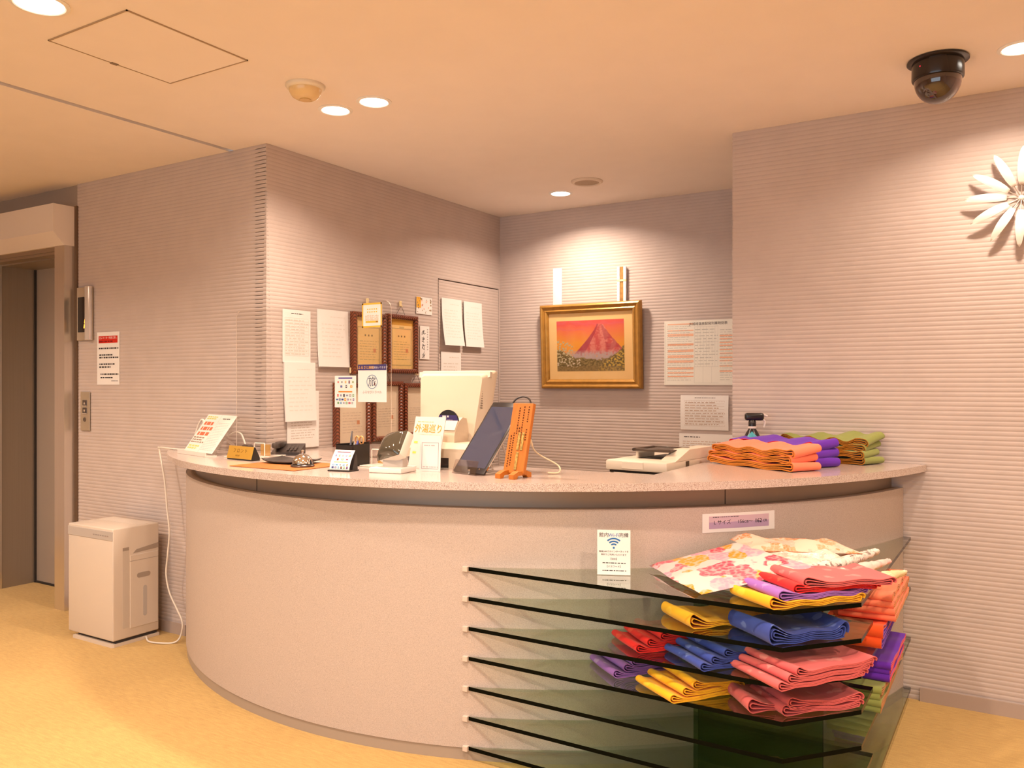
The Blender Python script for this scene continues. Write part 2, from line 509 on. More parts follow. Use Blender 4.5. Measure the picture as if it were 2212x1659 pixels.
tag(m.build('wall_far_right', M_WALL), 'plain lobby wall far to the right', 'wall', kind='structure')
m = MB(); m.box(XL - .1, XL, YR, Y3, 0, CEIL)
tag(m.build('wall_far_left', M_WALL), 'plain lobby wall far to the left', 'wall', kind='structure')
m = MB(); m.box(XL, -5.80, Y1, Y1 + .1, 0, CEIL)
tag(m.build('wall_elevator', mat('panel_grey', (.36, .30, .25), .6)), 'flat brown grey wall beyond the elevator', 'wall', kind='structure')
m = MB(); m.box(XL - .1, XR + .1, Y3 + .3, Y3 + .4, 0, CEIL)  # hidden wall added to stop sky light leaking in behind the alcove
tag(m.build('wall_leak_block', M_WALL), 'unseen wall added behind alcove and elevator shaft against daylight leaks', 'wall', kind='structure')
# jib door, flush with the wallpaper
dr = thing('door_2', 'flush papered door beside the alcove corner with thin outline', 'door', (0, 0, 0), kind='structure')
ribbed('door_leaf', 'x+', X2, 4.290, 4.998, .01, 2.008, 0, 0, '', dr, .04)
m = MB(); m.box(X2 - .06, X2 - .012, 4.283, 5.01, 0, 2.016)
m.build('door_gap', mat('door_gap', (.10, .06, .035), .8), dr)
m = MB(); m.box(X2 - .05, X2 + .002, 5.003, 5.02, 0, 2.016); m.build('door_edge', M_WALL, dr)

m = MB(); m.box(-.38, XR, Y5 - .014, Y5 - .0045, 0, .058)
tag(m.build('baseboard_right', M_BASE), 'low brown vinyl baseboard along the right wall', 'baseboard', kind='structure')
m = MB(); m.box(-4.79, -3.80, Y1 - .014, Y1 - .0045, 0, .058)
tag(m.build('baseboard_left', M_BASE), 'low brown vinyl baseboard beside the air purifier', 'baseboard', kind='structure')

# ------------------------------------------------------------------ elevator doorway
M_STEEL = mat('brushed_steel', (.78, .72, .66), .28, metal=.9, noise=.06, nscale=1.0, stretch=(900, 900, 3))
M_HOOD = mat('hood_paint', (.76, .68, .62), .45, metal=.05)
M_HOODSIDE = M_HOOD
M_LIFT = mat('lift_door_steel', (.36, .30, .24), .42, metal=.55, noise=.08, nscale=1.0, stretch=(500, 500, 2))
el = thing('door_1', 'steel elevator doorway with boxed hood at the left edge', 'elevator door', (0, 0, 0), kind='structure')
m = MB(); m.box(-5.80, -4.80, Y1 + .012, Y1 + .09, 2.13, CEIL); m.build('upper_panel', mat('panel_grey', (.36, .30, .25), .6), el)
m = MB(); m.xprism([(Y1 - .139, 2.395), (Y1 + .02, 2.395), (Y1 + .02, 2.160), (Y1 - .073, 2.160), (Y1 - .139, 2.232)][::-1], -5.90, -4.823)
m.build('hood', M_HOOD, el)
m = MB(); m.box(-4.823, -4.800, Y1 - .012, Y1 + .02, 0, 2.40); m.build('edge_strip', mat('bronze_strip', (.16, .10, .06), .5, metal=.4), el)
m = MB(); m.box(-4.925, -4.8232, Y1 - .073, Y1 + .02, 0, 2.160); m.build('jamb', M_STEEL, el)
m = MB(); m.box(-5.80, -5.70, Y1 - .073, Y1 + .02, 0, 2.160); m.build('jamb', M_STEEL, el)
m = MB(); m.box(-5.70, -4.925, Y1 - .058, Y1 - .035, 2.135, 2.160); m.box(-5.70, -4.925, Y1 - .050, Y1 + .02, 2.118, 2.135)
m.build('head_frame', mat('bronze_head', (.38, .30, .23), .4, metal=.7), el)
m = MB(); m.box(-5.80, -5.705, Y1 + .02, 3.20, 0, 2.15); m.build('reveal', M_LIFT, el)
m = MB(); m.box(-4.925, -4.83, Y1 + .02, 3.20, 0, 2.15); m.build('reveal', M_LIFT, el)
m = MB(); m.box(-5.71, -4.90, Y1 + .02, 3.20, 2.11, 2.16); m.build('soffit', M_LIFT, el)
m = MB(); m.box(-5.700, -4.925, 3.112, 3.14, .012, 2.118); m.build('door_panel', mat('lift_panel', (.50, .43, .37), .42, metal=.45), el)
m = MB(); m.box(-5.705, -5.694, 3.100, 3.113, 0, 2.118); m.build('door_seam', M_DARK, el)
m = MB(); m.box(-5.705, -4.925, 3.104, 3.2, 0, .013); m.build('door_seam', M_DARK, el)

# ------------------------------------------------------------------ reception counter
CX, CY, CR = -2.401, 4.309, 1.997
def arc(r, ya, yb, n):
    """points on the counter circle from the left wall (y=ya) round the front to the right wall (y=yb)"""
    a0 = PI + math.asin(min(1, (CY - ya) / r)); a1 = 2 * PI - math.asin(min(1, (CY - yb) / r))
    return [(CX + r * math.cos(a0 + (a1 - a0) * i / n), CY + r * math.sin(a0 + (a1 - a0) * i / n)) for i in range(n + 1)]
def shell(mb, r0, r1, z0, z1, n=120, ya=Y1 - .005, yb=Y5 - .005, mi=0):
    o = arc(r0, ya, yb, n); i_ = arc(r1, ya, yb, n)
    v = [(x, y, z) for z in (z0, z1) for x, y in o] + [(x, y, z) for z in (z0, z1) for x, y in i_]
    N = n + 1; f = []
    for i in range(n):
        f += [(i, i+1, N+i+1, N+i), (2*N+i, 3*N+i, 3*N+i+1, 2*N+i+1), (N+i, N+i+1, 3*N+i+1, 3*N+i), (i, 2*N+i, 2*N+i+1, i+1)]
    f += [(0, N, 3*N, 2*N), (n, 2*N+n, 3*N+n, N+n)]
    mb.add(v, f, mi)
M_BODY = speckle('counter_laminate', (.50, .418, .370), (.43, .355, .31), (.55, .463, .412), 380, .5)
M_TOP = speckle('counter_granite', (.54, .445, .395), (.32, .225, .185), (.66, .575, .52), 420, .16)
cn = thing('reception_counter', 'curved beige speckled reception counter body with recessed brown band', 'counter', (0, 0, 0))
m = MB(); shell(m, CR, CR - .03, .044, .898); m.build('front_panel', M_BODY, cn, 30)
m = MB(); shell(m, CR - .004, CR - .03, 0, .044); m.build('kick_plate', mat('kick_plate', (.36, .29, .23), .5), cn, 30)
M_BAND = mat('recess_band', (.33, .26, .20), .42, metal=.35)
for k, (ya_, yb_) in enumerate([(0, 1)]):
    m = MB(); shell(m, CR - .045, CR - .07, .86, .972); m.build('recess_band', M_BAND, cn, 30)
m = MB(); shell(m, CR - .002, CR - .05, .893, .8975); m.build('rim_ledge', M_BAND, cn, 30)
for a in (-99, -41.5):
    m = MB()
    x, y = CX + (CR - .0445) * math.cos(R(a)), CY + (CR - .0445) * math.sin(R(a))
    m.M = Matrix.Translation((x, y, 0)) @ Matrix.Rotation(R(a + 90), 4, 'Z'); m.box(-.0012, .0012, -.001, .003, .899, .972)
    m.build('band_joint', M_DARK, cn)

RT = 2.085
o_ = arc(RT, Y1 - .006, Y5 - .006, 140)
poly = o_ + [(X4 - .004, Y5 - .006), (X4 - .004, 2.93), (-2.62, 2.93), (-2.62, 3.62), (X2 + .006, 3.62), (X2 + .006, Y1 - .006)]
bm = bmesh.new()
vs = [bm.verts.new((x, y, .972)) for x, y in poly]
fc = bm.faces.new(vs)
ret = bmesh.ops.extrude_face_region(bm, geom=[fc])
bmesh.ops.translate(bm, verts=[g for g in ret['geom'] if isinstance(g, bmesh.types.BMVert)], vec=(0, 0, .028))
bmesh.ops.recalc_face_normals(bm, faces=bm.faces)
bmesh.ops.triangulate(bm, faces=[f for f in bm.faces if len(f.verts) > 4])
m = MB(); m.bm(bm)
ct = m.build('countertop', M_TOP)
tag(ct, 'polished pink beige granite countertop sweeping round the reception', 'countertop')

# staff desk behind the counter, seen only under the copier
M_DESK = mat('desk_laminate', (.62, .55, .48), .5)
t = thing('staff_desk', 'low staff desk behind the counter under the copier', 'desk', (0, 0, 0))
m = MB(); m.rbox(-2.55, X4 - .01, 2.96, 3.95, .675, .70, .003, 1); m.build('desktop', M_DESK, t)
for x in (-2.53, -1.23):
    m = MB(); m.box(x, x + .025, 3.0, 3.9, 0, .675); m.build('side_panel', M_DESK, t)

# ------------------------------------------------------------------ glass display shelves
M_GLASS = glassy('shelf_glass', (.765, .845, .765), .01)
M_EDGE = mat('glass_edge', (.0015, .0025, .0015), .12, spec=.06)
SZ = [.690 - .1064 * i for i in range(7)]
ST = .0135
gs = thing('glass_shelf_unit', 'seven tier green glass display shelf wrapped round the counter front', 'shelf', (0, 0, 0))
RS = 2.0005
def arc_pts(r, a0, a1, n): return [(CX + r * math.cos(R(a0 + (a1 - a0) * i / n)), CY + r * math.sin(R(a0 + (a1 - a0) * i / n))) for i in range(n + 1)]
a_tip = -math.degrees(math.asin((CY - 2.44) / RS)); a_mid = -math.degrees(math.asin((CY - 2.875) / RS)); a_end = -math.degrees(math.asin((CY - 3.905) / RS))
for i, z in enumerate(SZ):
    if i % 2 == 0: p = [(-.593, 2.44), (-.415, 2.655), (-.415, 3.905)] + arc_pts(RS, a_end, a_tip, 40)
    else: p = [(-.593, 2.44), (-.415, 2.655), (-.415, 2.875)] + arc_pts(RS, a_mid, a_tip, 30)
    bm = bmesh.new()
    fc = bm.faces.new([bm.verts.new((x, y, z - ST)) for x, y in p])
    ret = bmesh.ops.extrude_face_region(bm, geom=[fc])
    bmesh.ops.translate(bm, verts=[g for g in ret['geom'] if isinstance(g, bmesh.types.BMVert)], vec=(0, 0, ST))
    bmesh.ops.recalc_face_normals(bm, faces=bm.faces)
    bmesh.ops.triangulate(bm, faces=[f for f in bm.faces if len(f.verts) > 4])
    bm.verts.index_update()
    m = MB()
    m.add([tuple(q.co) for q in bm.verts], [[q.index for q in f.verts] for f in bm.faces], [0 if abs(f.normal.z) > .5 or math.hypot(f.calc_center_median().x - CX, f.calc_center_median().y - CY) < RS + .0005 else 1 for f in bm.faces])
    bm.free()
    sh = m.build('glass_shelf', [M_GLASS, M_EDGE], gs)
    m = MB()
    x, y = CX + CR * math.cos(R(a_tip)), CY + CR * math.sin(R(a_tip))
    m.rbox(x - .016, x + .004, y - .014, y + .004, z - ST - .003, z + .002, .001, 1)
    m.build('corner_clip', mat('clip_plastic', (.62, .52, .45), .3), sh)
m = MB(); m.box(-1.012, -.569, 2.876, 2.888, 0, SZ[0] - ST - .001, [0, 0, 0, 1, 0, 0])
sp = m.build('support_panel', [glassy('panel_glass', (.50, .62, .42), .01), M_EDGE], gs)

# ------------------------------------------------------------------ folded obi sashes
def obi(label, colm, backm, F, z, ang, L=.29, W=.19, turns=2, g=.0044, bulge=1.8, mirror=False, wave=.0032, seed=0, group=None, name='folded_obi', droop=0.0, dl=.045, t_=.0024):
    rg = random.Random(seed * 31 + 5)
    ph = rg.uniform(0, 6); kw = rg.uniform(14, 24)
    br = bulge * rg.uniform(.25, .6); dr = .030
    def blg(l): return 1 + bulge * math.exp(-(max(0, l) / dl) ** 2) + br * math.exp(-(max(0, L - l) / dr) ** 2)
    def hh(k, l): return g * (k + .6) * blg(l)
    path = []
    NS = 20
    for k in range(turns):
        ins = (turns - 1 - k) * .010
        hl = hh(k, 0); rl = min(hl, .016); l0 = ins * .8 + rl
        hr = hh(k, L); rr = min(hr, .010); l1 = L - ins - rr
        for i in range(NS + 1):
            l = l1 + (l0 - l1) * i / NS; path.append((l, -hh(k, l)))
        for i in range(1, 8):
            a = -PI / 2 - PI * i / 8; path.append((l0 + math.cos(a) * rl, math.sin(a) * hh(k, l0)))
        for i in range(NS + 1):
            l = l0 + (l1 - l0) * i / NS; path.append((l, hh(k, l)))
        if k < turns - 1:
            h1, h2 = hh(k, l1), hh(k + 1, l1)
            for i in range(1, 7):
                a = PI / 2 - PI * i / 7; path.append((l1 + math.cos(a) * (rr + .003), math.sin(a) * (h1 if a > 0 else h2)))
        else:
            h1 = hh(k, l1)
            for i in range(1, 7):
                a = PI / 2 - PI * .72 * i / 6; path.append((l1 + math.cos(a) * (rr + .006), math.sin(a) * h1))
    P = []
    for l, zz in path:
        P.append((l, zz + hh(turns - 1, max(0, l)) + t_ / 2))
    n = len(P); O = []; I = []
    for i in range(n):
        a = P[max(i - 1, 0)]; b = P[min(i + 1, n - 1)]
        dx, dz = b[0] - a[0], b[1] - a[1]; q = math.hypot(dx, dz) or 1
        nx, nz = dz / q, -dx / q          # bottom run goes left: outward is down
        O.append((P[i][0] - nx * -t_ / 2, P[i][1] - nz * -t_ / 2)); I.append((P[i][0] + nx * -t_ / 2, P[i][1] + nz * -t_ / 2))
    NW = 5
    v = []; f = []; mi = []
    for j in range(NW + 1):
        wv = W * j / NW; tt = j / NW
        fl = 1 - .35 * tt
        for (l, zz) in O + I:
            flat_ = 2 * hh(turns - 1, .5 * L) + t_
            z2 = zz * (1 if zz < flat_ else 1) * (fl + (1 - fl) * min(1, .55))
            wob = wave * (1 + math.sin(kw * l * 2.2 + ph + tt * 1.2)) * min(1, max(0, l) / .06)
            dz = -droop * max(0, 1 - wv / .06) ** 2
            sk = .004 * math.sin(ph + tt * 3)
            v.append((l + sk, wv, z2 + wob + dz))
    m2 = 2 * n
    for j in range(NW):
        for i in range(n - 1):
            a, b = j * m2 + i, (j + 1) * m2 + i
            f.append((a, a + 1, b + 1, b)); mi.append(1)
            f.append((a + n, b + n, b + n + 1, a + n + 1)); mi.append(0)
        for i in (0, n - 1):
            f.append((j * m2 + i, (j + 1) * m2 + i, (j + 1) * m2 + n + i, j * m2 + n + i)); mi.append(1)
    for j in (0, NW):
        for i in range(n - 1):
            f.append((j * m2 + i, j * m2 + n + i, j * m2 + n + i + 1, j * m2 + i + 1)); mi.append(1)
    if mirror: v = [(x, -y, z_) for x, y, z_ in v]
    mb = MB(); mb.add(v, f, mi)
    o = mb.build(name, [colm, backm], None, 50)
    bm = bmesh.new(); bm.from_mesh(o.data); bmesh.ops.recalc_face_normals(bm, faces=bm.faces); bm.to_mesh(o.data); bm.free()
    o.location = (F[0], F[1], z); o.rotation_euler = (0, 0, ang)
    tag(o, label, 'obi sash', group)
    return o
def obi_h(turns=2, g=.0044): return 2 * g * (turns - .4) + .0024 + .004

C_YEL = cloth('obi_yellow', (.86, .43, .008), (.95, .60, .05), .5)
C_RED = cloth('obi_red', (.72, .012, .010), (.85, .12, .06), .5)
C_BLU = cloth('obi_blue', (.032, .062, .33), (.16, .23, .56), .6)
C_PNK = cloth('obi_pink', (.62, .115, .115), (.74, .30, .27), .55)
C_PUR = cloth('obi_lilac', (.32, .13, .50), (.56, .36, .66), .55)
C_SAL = cloth('obi_salmon', (.90, .23, .12), (.92, .28, .16), .3)
C_ORY = cloth('obi_orange_back', (.62, .20, .015), (.66, .24, .02), .2)
C_VIO = cloth('obi_violet', (.13, .02, .42), (.16, .04, .48), .3)
C_CRI = cloth('obi_crimson_back', (.72, .02, .06), (.75, .04, .08), .2)
C_GRN = cloth('obi_green', (.27, .30, .075), (.30, .34, .10), .3)
C_BRO = cloth('obi_brown_back', (.46, .17, .012), (.52, .20, .02), .3)
C_ORR = cloth('obi_orange', (.90, .10, .015), (.92, .13, .02), .2)
e_ = .0015
A = R(48)
def along(F, a, d): return (F[0] + math.cos(a) * d, F[1] + math.sin(a) * d)

# second tier
obi('golden yellow folded obi alone on the second glass tier', C_YEL, C_YEL, (-.880, 2.462), SZ[1] + e_, R(46), .30, .19, 2, .0042, 2.6, seed=1)
obi('deep blue folded obi on the second glass tier beside the chamfered corner', C_BLU, C_BLU, (-.628, 2.425), SZ[1] + e_, R(49), .27, .21, 3, .0048, 1.5, seed=2)
# third tier
def trio(colname, cm, F, z, ang, L, W, step, seed, where, dz=None):
    pos = ['lowest', 'middle', 'topmost']
    for k in range(3):
        f2 = along(F, ang, step * k)
        obi('%s folded obi, %s of the %s trio %s' % (colname, pos[k], colname, where), cm, cm, f2, z + k * (obi_h(2, .0030) + .0004), ang, L - step * k * .5, W, 2, .0030, 2.1, seed=seed + k, group='%s obi sashes %s' % (colname, where), dl=.030, wave=.0020)
trio('red', C_RED, (-1.060, 2.470), SZ[2] + e_, R(47), .22, .19, .042, 10, 'on the third glass tier')
trio('blue', C_BLU, (-.825, 2.412), SZ[2] + e_, R(52), .22, .21, .040, 20, 'on the third glass tier')
trio('coral pink', C_PNK, (-.585, 2.372), SZ[2] + e_, R(55), .33, .22, .030, 30, 'on the third glass tier')
# fourth tier
trio('lilac purple', C_PUR, (-1.150, 2.500), SZ[3] + e_, R(50), .23, .19, .034, 40, 'on the fourth glass tier')
trio('golden yellow', C_YEL, (-.915, 2.388), SZ[3] + e_, R(52), .24, .20, .044, 50, 'on the fourth glass tier')
obi('coral pink folded obi beside the yellow trio on the fourth glass tier', C_PNK, C_PNK, (-.690, 2.442), SZ[3] + e_, R(42), .20, .19, 2, .0044, 2.2, seed=60)
obi('coral pink folded obi, lower of two at the corner of the fourth glass tier', C_PNK, C_PNK, (-.600, 2.475), SZ[3] + e_, R(46), .27, .19, 2, .0036, 2.0, seed=61)
obi('coral pink folded obi, upper of two at the corner of the fourth glass tier', C_PNK, C_PNK, along((-.600, 2.475), R(46), .02), SZ[3] + e_ + obi_h(2, .0036) + .001, R(46), .25, .18, 2, .0036, 2.0, seed=62)
# top tier stack
z = SZ[0] + e_
obi('golden yellow folded obi at the bottom of the top tier stack', C_YEL, C_YEL, (-.625, 2.412), z, R(50), .33, .19, 2, .0042, 1.8, seed=70); z += .0185
obi('lilac purple folded obi above the yellow one on the top glass tier', C_PUR, C_PUR, along((-.620, 2.430), R(50), .025), z, R(49), .32, .19, 2, .0036, 1.8, seed=71); z += .0165
obi('bright red folded obi between lilac and salmon on the top glass tier', C_RED, C_RED, along((-.615, 2.45), R(49), .06), z, R(46), .29, .19, 2, .0034, 1.5, seed=72); z += .0155
obi('salmon pink blossom figured folded obi topmost on the top glass tier', C_PNK, C_PNK, along((-.61, 2.46), R(47), .08), z, R(40), .29, .20, 2, .0042, 1.3, seed=73)
# two-tone stacks by the right wall
def side_stack(n, nm, cm, bm_, F, z, ang, L, W, seed, where, mirror=False, g=.0036, bulge=.9, shift=.006, turns=2, t_=.0028, wave=.0018, tilt=0.0):
    for k in range(n):
        lab = {0: 'lowest', n - 1: 'topmost'}.get(k, ['', 'second lowest', 'third lowest'][min(k, 2)])
        rg = random.Random(seed + k)
        f2 = (F[0] + rg.uniform(-shift, shift), F[1] + rg.uniform(-shift, shift))
        obi('%s folded obi, %s in its stack %s' % (nm, lab, where), cm, bm_, f2, z, ang + rg.uniform(-.03, .03), L, W, turns, g, bulge, mirror, seed=seed + k, group='%s obi sashes %s' % (nm, where), wave=wave * (1 + .5 * k), t_=t_).rotation_euler.x = (-tilt if mirror else tilt) * k
        z += obi_h(turns, g) + .0004
    return z
z = side_stack(4, 'olive green', C_GRN, C_BRO, (-.398, 2.93), SZ[4] + e_, R(90), .46, .17, 80, 'on the fifth glass tier', g=.0040)
side_stack(3, 'dark violet', C_VIO, C_CRI, (-.380, 3.02), z + .001, R(90), .42, .18, 90, 'on the green stack', g=.0040)
z = side_stack(2, 'orange red', C_ORR, C_VIO, (-.392, 2.92), SZ[2] + e_, R(90), .48, .19, 100, 'under the salmon stack', g=.0085, bulge=.5)
side_stack(4, 'salmon orange', C_SAL, C_ORY, (-.372, 3.02), z + .001, R(90), .46, .18, 110, 'under the top tier', g=.0046, bulge=.5)
# on the counter
cz = 1.0005
side_stack(3, 'salmon', C_SAL, C_ORY, (-.755, 3.285), cz, R(149), .47, .15, 120, 'on the countertop', True, g=.0058, bulge=.9, shift=.016, t_=.0042, wave=.003, tilt=R(4))
side_stack(3, 'violet', C_VIO, C_CRI, (-.715, 3.49), cz, R(151), .46, .14, 130, 'behind the salmon countertop stack', True, g=.0070, bulge=.9, shift=.012, t_=.0042, wave=.004, tilt=R(4))
side_stack(4, 'olive', C_GRN, C_BRO, (-.575, 3.735), cz, R(160), .42, .14, 140, 'at the wall end of the counter', True, g=.0054, bulge=.9, shift=.018, t_=.0042, wave=.0035, tilt=R(4))

# ------------------------------------------------------------------ yukata robes on the top tier
F_PINK = floral('yukata_pink_floral', (.66, .53, .49), [(.60, .07, .11), (.68, .27, .025), (.62, .13, .17), (.66, .50, .48), (.66, .30, .04), (.60, .30, .38), (.62, .10, .14)], 13, .60)
F_ORNG = floral('yukata_orange_floral', (.72, .52, .40), [(.78, .24, .10), (.72, .52, .40), (.76, .33, .18), (.50, .42, .34)], 26, .6)
F_GREY = floral('yukata_grey_floral', (.66, .56, .47), [(.42, .36, .30), (.80, .70, .60), (.52, .46, .38), (.85, .80, .74)], 34, .5)
F_WHIT = floral('yukata_white_black', (.70, .61, .54), [(.18, .13, .11), (.82, .74, .66), (.5, .4, .35)], 42, .42)
F_ROSE = floral('yukata_rose', (.72, .55, .49), [(.80, .42, .40), (.84, .70, .64), (.84, .56, .50)], 30, .5)
F_YELW = floral('yukata_yellow', (.68, .53, .30), [(.72, .46, .06), (.80, .66, .42), (.84, .74, .60)], 28, .5)

def robe(label, mt, corners, thick, seed=0, rough_=.006):
    """folded robe: a soft quilted slab over four corners (front, left, back, right)"""
    rg = random.Random(seed); N = 16
    c = [Vector(p) for p in corners]
    def pt(u, v_): return (c[0] * (1 - u) + c[3] * u) * (1 - v_) + (c[1] * (1 - u) + c[2] * u) * v_
    ph = [rg.uniform(0, 6) for _ in range(4)]
    v = []; f = []
    for s_ in (1, 0):
        for j in range(N + 1):
            for i in range(N + 1):
                u, w_ = i / N, j / N; p = pt(u, w_)
                e = min(1, min(u, 1 - u, w_, 1 - w_) * 9) ** .5
                z = p.z + (thick * (.45 + .55 * e) if s_ else thick * .45 * (1 - e))
                if s_: z += rough_ * (math.sin(5 * u + ph[0]) * math.sin(7 * w_ + ph[1]) * .5 + .35 * math.sin(16 * u + ph[2] + 3 * w_)) * e
                q = p + Vector((.006 * math.sin(9 * w_ + ph[3]), .006 * math.sin(8 * u + ph[0]), 0)) * (1 - e)
                v.append((q.x, q.y, z))
    Q = (N + 1) ** 2
    for j in range(N):
        for i in range(N):
            a = j * (N + 1) + i
            f.append((a, a + 1, a + N + 2, a + N + 1)); f.append((Q + a, Q + a + N + 1, Q + a + N + 2, Q + a + 1))
    B = [i for i in range(N + 1)] + [j * (N + 1) + N for j in range(1, N + 1)] + [N * (N + 1) + i for i in range(N - 1, -1, -1)] + [j * (N + 1) for j in range(N - 1, 0, -1)]
    for k in range(len(B)):
        a, b = B[k], B[(k + 1) % len(B)]; f.append((b, a, Q + a, Q + b))
    m = MB(); m.add(v, f)
    return tag(m.build('folded_yukata', mt, None, 70), label, 'yukata robe', 'folded yukata robes on the top tier')
def roll(label, mt, path, rads, seed=0, flat=.75):
    """robe bundled into a wrinkled tapering roll"""
    rg = random.Random(seed)
    P = [Vector(p) for p in path]; N = 26; n = 14
    pts = []; rs = []
    for i in range(N + 1):
        t = i / N * (len(P) - 1); k = min(int(t), len(P) - 2); u = t - k
        pts.append(P[k].lerp(P[k + 1], u)); rs.append((rads[k] * (1 - u) + rads[k + 1] * u) * (1 + .10 * math.sin(i * 1.9 + seed) + rg.uniform(-.07, .07)))
    m = MB(); m.tube(pts, rs, n, 0, flat)
    for q in range(len(m.v)):
        x, y, z = m.v[q]; m.v[q] = (x + rg.uniform(-.002, .002), y + rg.uniform(-.002, .002), z + rg.uniform(-.002, .002))
    return tag(m.build('folded_yukata', mt, None, 80), label, 'yukata robe', 'folded yukata robes on the top tier')

z0 = SZ[0] + .002
roll('yellow and cream yukata bundle, lowest sleeve end of the robe pile', F_YELW, [(-.60, 2.64, z0 + .018), (-.43, 2.79, z0 + .028), (-.375, 2.89, z0 + .034), (-.332, 2.964, z0 + .040)], [.018, .026, .022, .009], 1)
roll('pale rose yukata bundle beside the yellow sleeve end', F_ROSE, [(-.66, 2.66, z0 + .026), (-.50, 2.77, z0 + .044), (-.435, 2.92, z0 + .052), (-.388, 3.026, z0 + .058)], [.020, .026, .022, .010], 2)
roll('white and black patterned yukata bundle in the robe pile', F_WHIT, [(-.72, 2.72, z0 + .030), (-.555, 2.80, z0 + .058), (-.48, 2.96, z0 + .068), (-.435, 3.08, z0 + .076)], [.020, .026, .022, .013], 3)
robe('grey blossom printed yukata folded under the orange one', F_GREY, [(-.70, 2.66, z0 + .034), (-.86, 2.86, z0 + .044), (-.60, 2.99, z0 + .062), (-.485, 2.91, z0 + .050)], .030, 5, .014)
robe('cream and orange blossom yukata at the back of the pile', F_ORNG, [(-.80, 2.83, z0 + .070), (-.90, 2.955, z0 + .080), (-.58, 3.08, z0 + .078), (-.462, 2.965, z0 + .072)], .030, 6, .014)
robe('large pink and yellow flowered yukata spread on the top tier', F_PINK, [(-.838, 2.445, z0), (-1.125, 2.732, z0 + .002), (-.860, 2.905, z0 + .082), (-.565, 2.745, z0 + .060)], .022, 7, .005)

# ------------------------------------------------------------------ wifi card and size label on the counter front
def wifi_marks(p, w_, h_):
    p.text('館内', -w_*.30, h_*.885, .0165, col=INK); p.text('Wi-Fi', -w_*.0, h_*.885, .0165, col=(.05, .13, .42)); p.text('完備', w_*.30, h_*.885, .0165, col=INK)
    c = (0, h_*.605)
    for k in range(3):
        r0 = .010 + .0095 * k; n = 10
        for i in range(n):
            a0 = R(48 + 84 * i / n); a1 = R(48 + 84 * (i + 1) / n)
            p.add([(c[0] + r0*math.cos(a0), -.0006, c[1] + r0*math.sin(a0)), (c[0] + r0*math.cos(a1), -.0006, c[1] + r0*math.sin(a1)),
                   (c[0] + (r0+.005)*math.cos(a1), -.0006, c[1] + (r0+.005)*math.sin(a1)), (c[0] + (r0+.005)*math.cos(a0), -.0006, c[1] + (r0+.005)*math.sin(a0))], [(0, 3, 2, 1)], 0, (.04, .16, .42))
    p.add([(c[0] + .0035*math.cos(2*PI*i/12), -.0006, c[1] + .0035*math.sin(2*PI*i/12)) for i in range(12)], [list(range(12))], 0, (.04, .16, .42))
    p.text('無線LANでのインターネットを', 0, h_*.52, .0072, col=INK); p.text('無料でご利用いただけます', 0, h_*.45, .0072, col=INK)
    p.text('【SSID】', 0, h_*.355, .0080, col=INK); p.text('【パスワード】', 0, h_*.185, .0080, col=INK)
    dashes(p, -w_*.34, w_*.42, h_*.245, h_*.285, 1, INK, seed=3); dashes(p, -w_*.34, w_*.42, h_*.075, h_*.115, 1, INK, seed=4)
sheet('wifi_card', 'white upright guest Wi-Fi notice card standing on the top glass tier', 'sign', .112, .152, (-1.190, 2.590, SZ[0] + .002), R(24), 0, wifi_marks, thick=.002)

lab = MB(); WL, HL = .302, .068
def bend(q):
    a = R(-40.55) + q.x / CR; r = CR + .0012 - q.y
    return (CX + r * math.cos(a), CY + r * math.sin(a), q.z)
lab.fn = bend
for i in range(16):
    x0, x1 = -WL/2 + WL*i/16, -WL/2 + WL*(i+1)/16
    lab.box(x0, x1, 0, .001, .806, .806 + HL)
lo = lab.build('size_label', PAPER)
tag(lo, 'white paper label with lilac size panel stuck on the counter front', 'label')
pm = MB(); pm.fn = bend
for i in range(14):
    x0, x1 = -.125 + .25*i/14, -.125 + .25*(i+1)/14
    pm.rect(x0, x1, .819, .842, -.0004, (.46, .33, .50)); pm.rect(x0, x1, .842, .864, -.0004, (.64, .47, .55))
dashes(pm, -.110, .01, .858, .863, 1, INK, y=-.0008, seed=9)
pm.text('L サイズ', -.072, .8405, .0185, y=-.0008, col=INK); pm.text('156㎝～', .022, .8405, .0185, y=-.0008, col=INK)
pm.text('162', .078, .8405, .0205, y=-.0008, col=(.01, .01, .01)); pm.text('162', .0788, .8405, .0205, y=-.0009, col=(.01, .01, .01)); pm.text('㎝', .107, .8405, .0165, y=-.0008, col=INK)
pm.build('printing', PRINT, lo)

# ------------------------------------------------------------------ wall W2: papers and certificates
def faint(seed, nrow=14, head=True, c=FAINT):
    def fn(p, w_, h_):
        if head: dashes(p, -w_*.1, w_*.42, h_*.86, h_*.90, 1, c, seed=seed)
        dashes(p, -w_*.38, w_*.40, h_*.15, h_*.78, nrow, c, seed=seed + 1, fill=.35)
    return fn
def grid_marks(seed, rows, cols_, c=FAINT, title=True):
    def fn(p, w_, h_):
        if title: dashes(p, -w_*.2, w_*.25, h_*.91, h_*.945, 1, INK, seed=seed)
        for i in range(rows + 1):
            z = h_*(.12 + .72*i/rows); p.rect(-w_*.42, w_*.42, z, z + .0010, -.0005, c)
        for i in range(cols_ + 1):
            x = w_*(-.42 + .84*i/cols_); p.rect(x, x + .0010, h_*.12, h_*.84, -.0005, c)
        dashes(p, -w_*.40, w_*.45, h_*.13, h_*.83, rows, c, y=-.0007, seed=seed + 1, fill=.4)
    return fn
XW = X2 + .0060
def w2(name, label, cat, y0, y1, z0, z1, marks, off=0, **k):
    return sheet(name, label, cat, y1 - y0, z1 - z0, (XW + off, (y0 + y1) / 2, z0), R(90), 0, marks, **k)
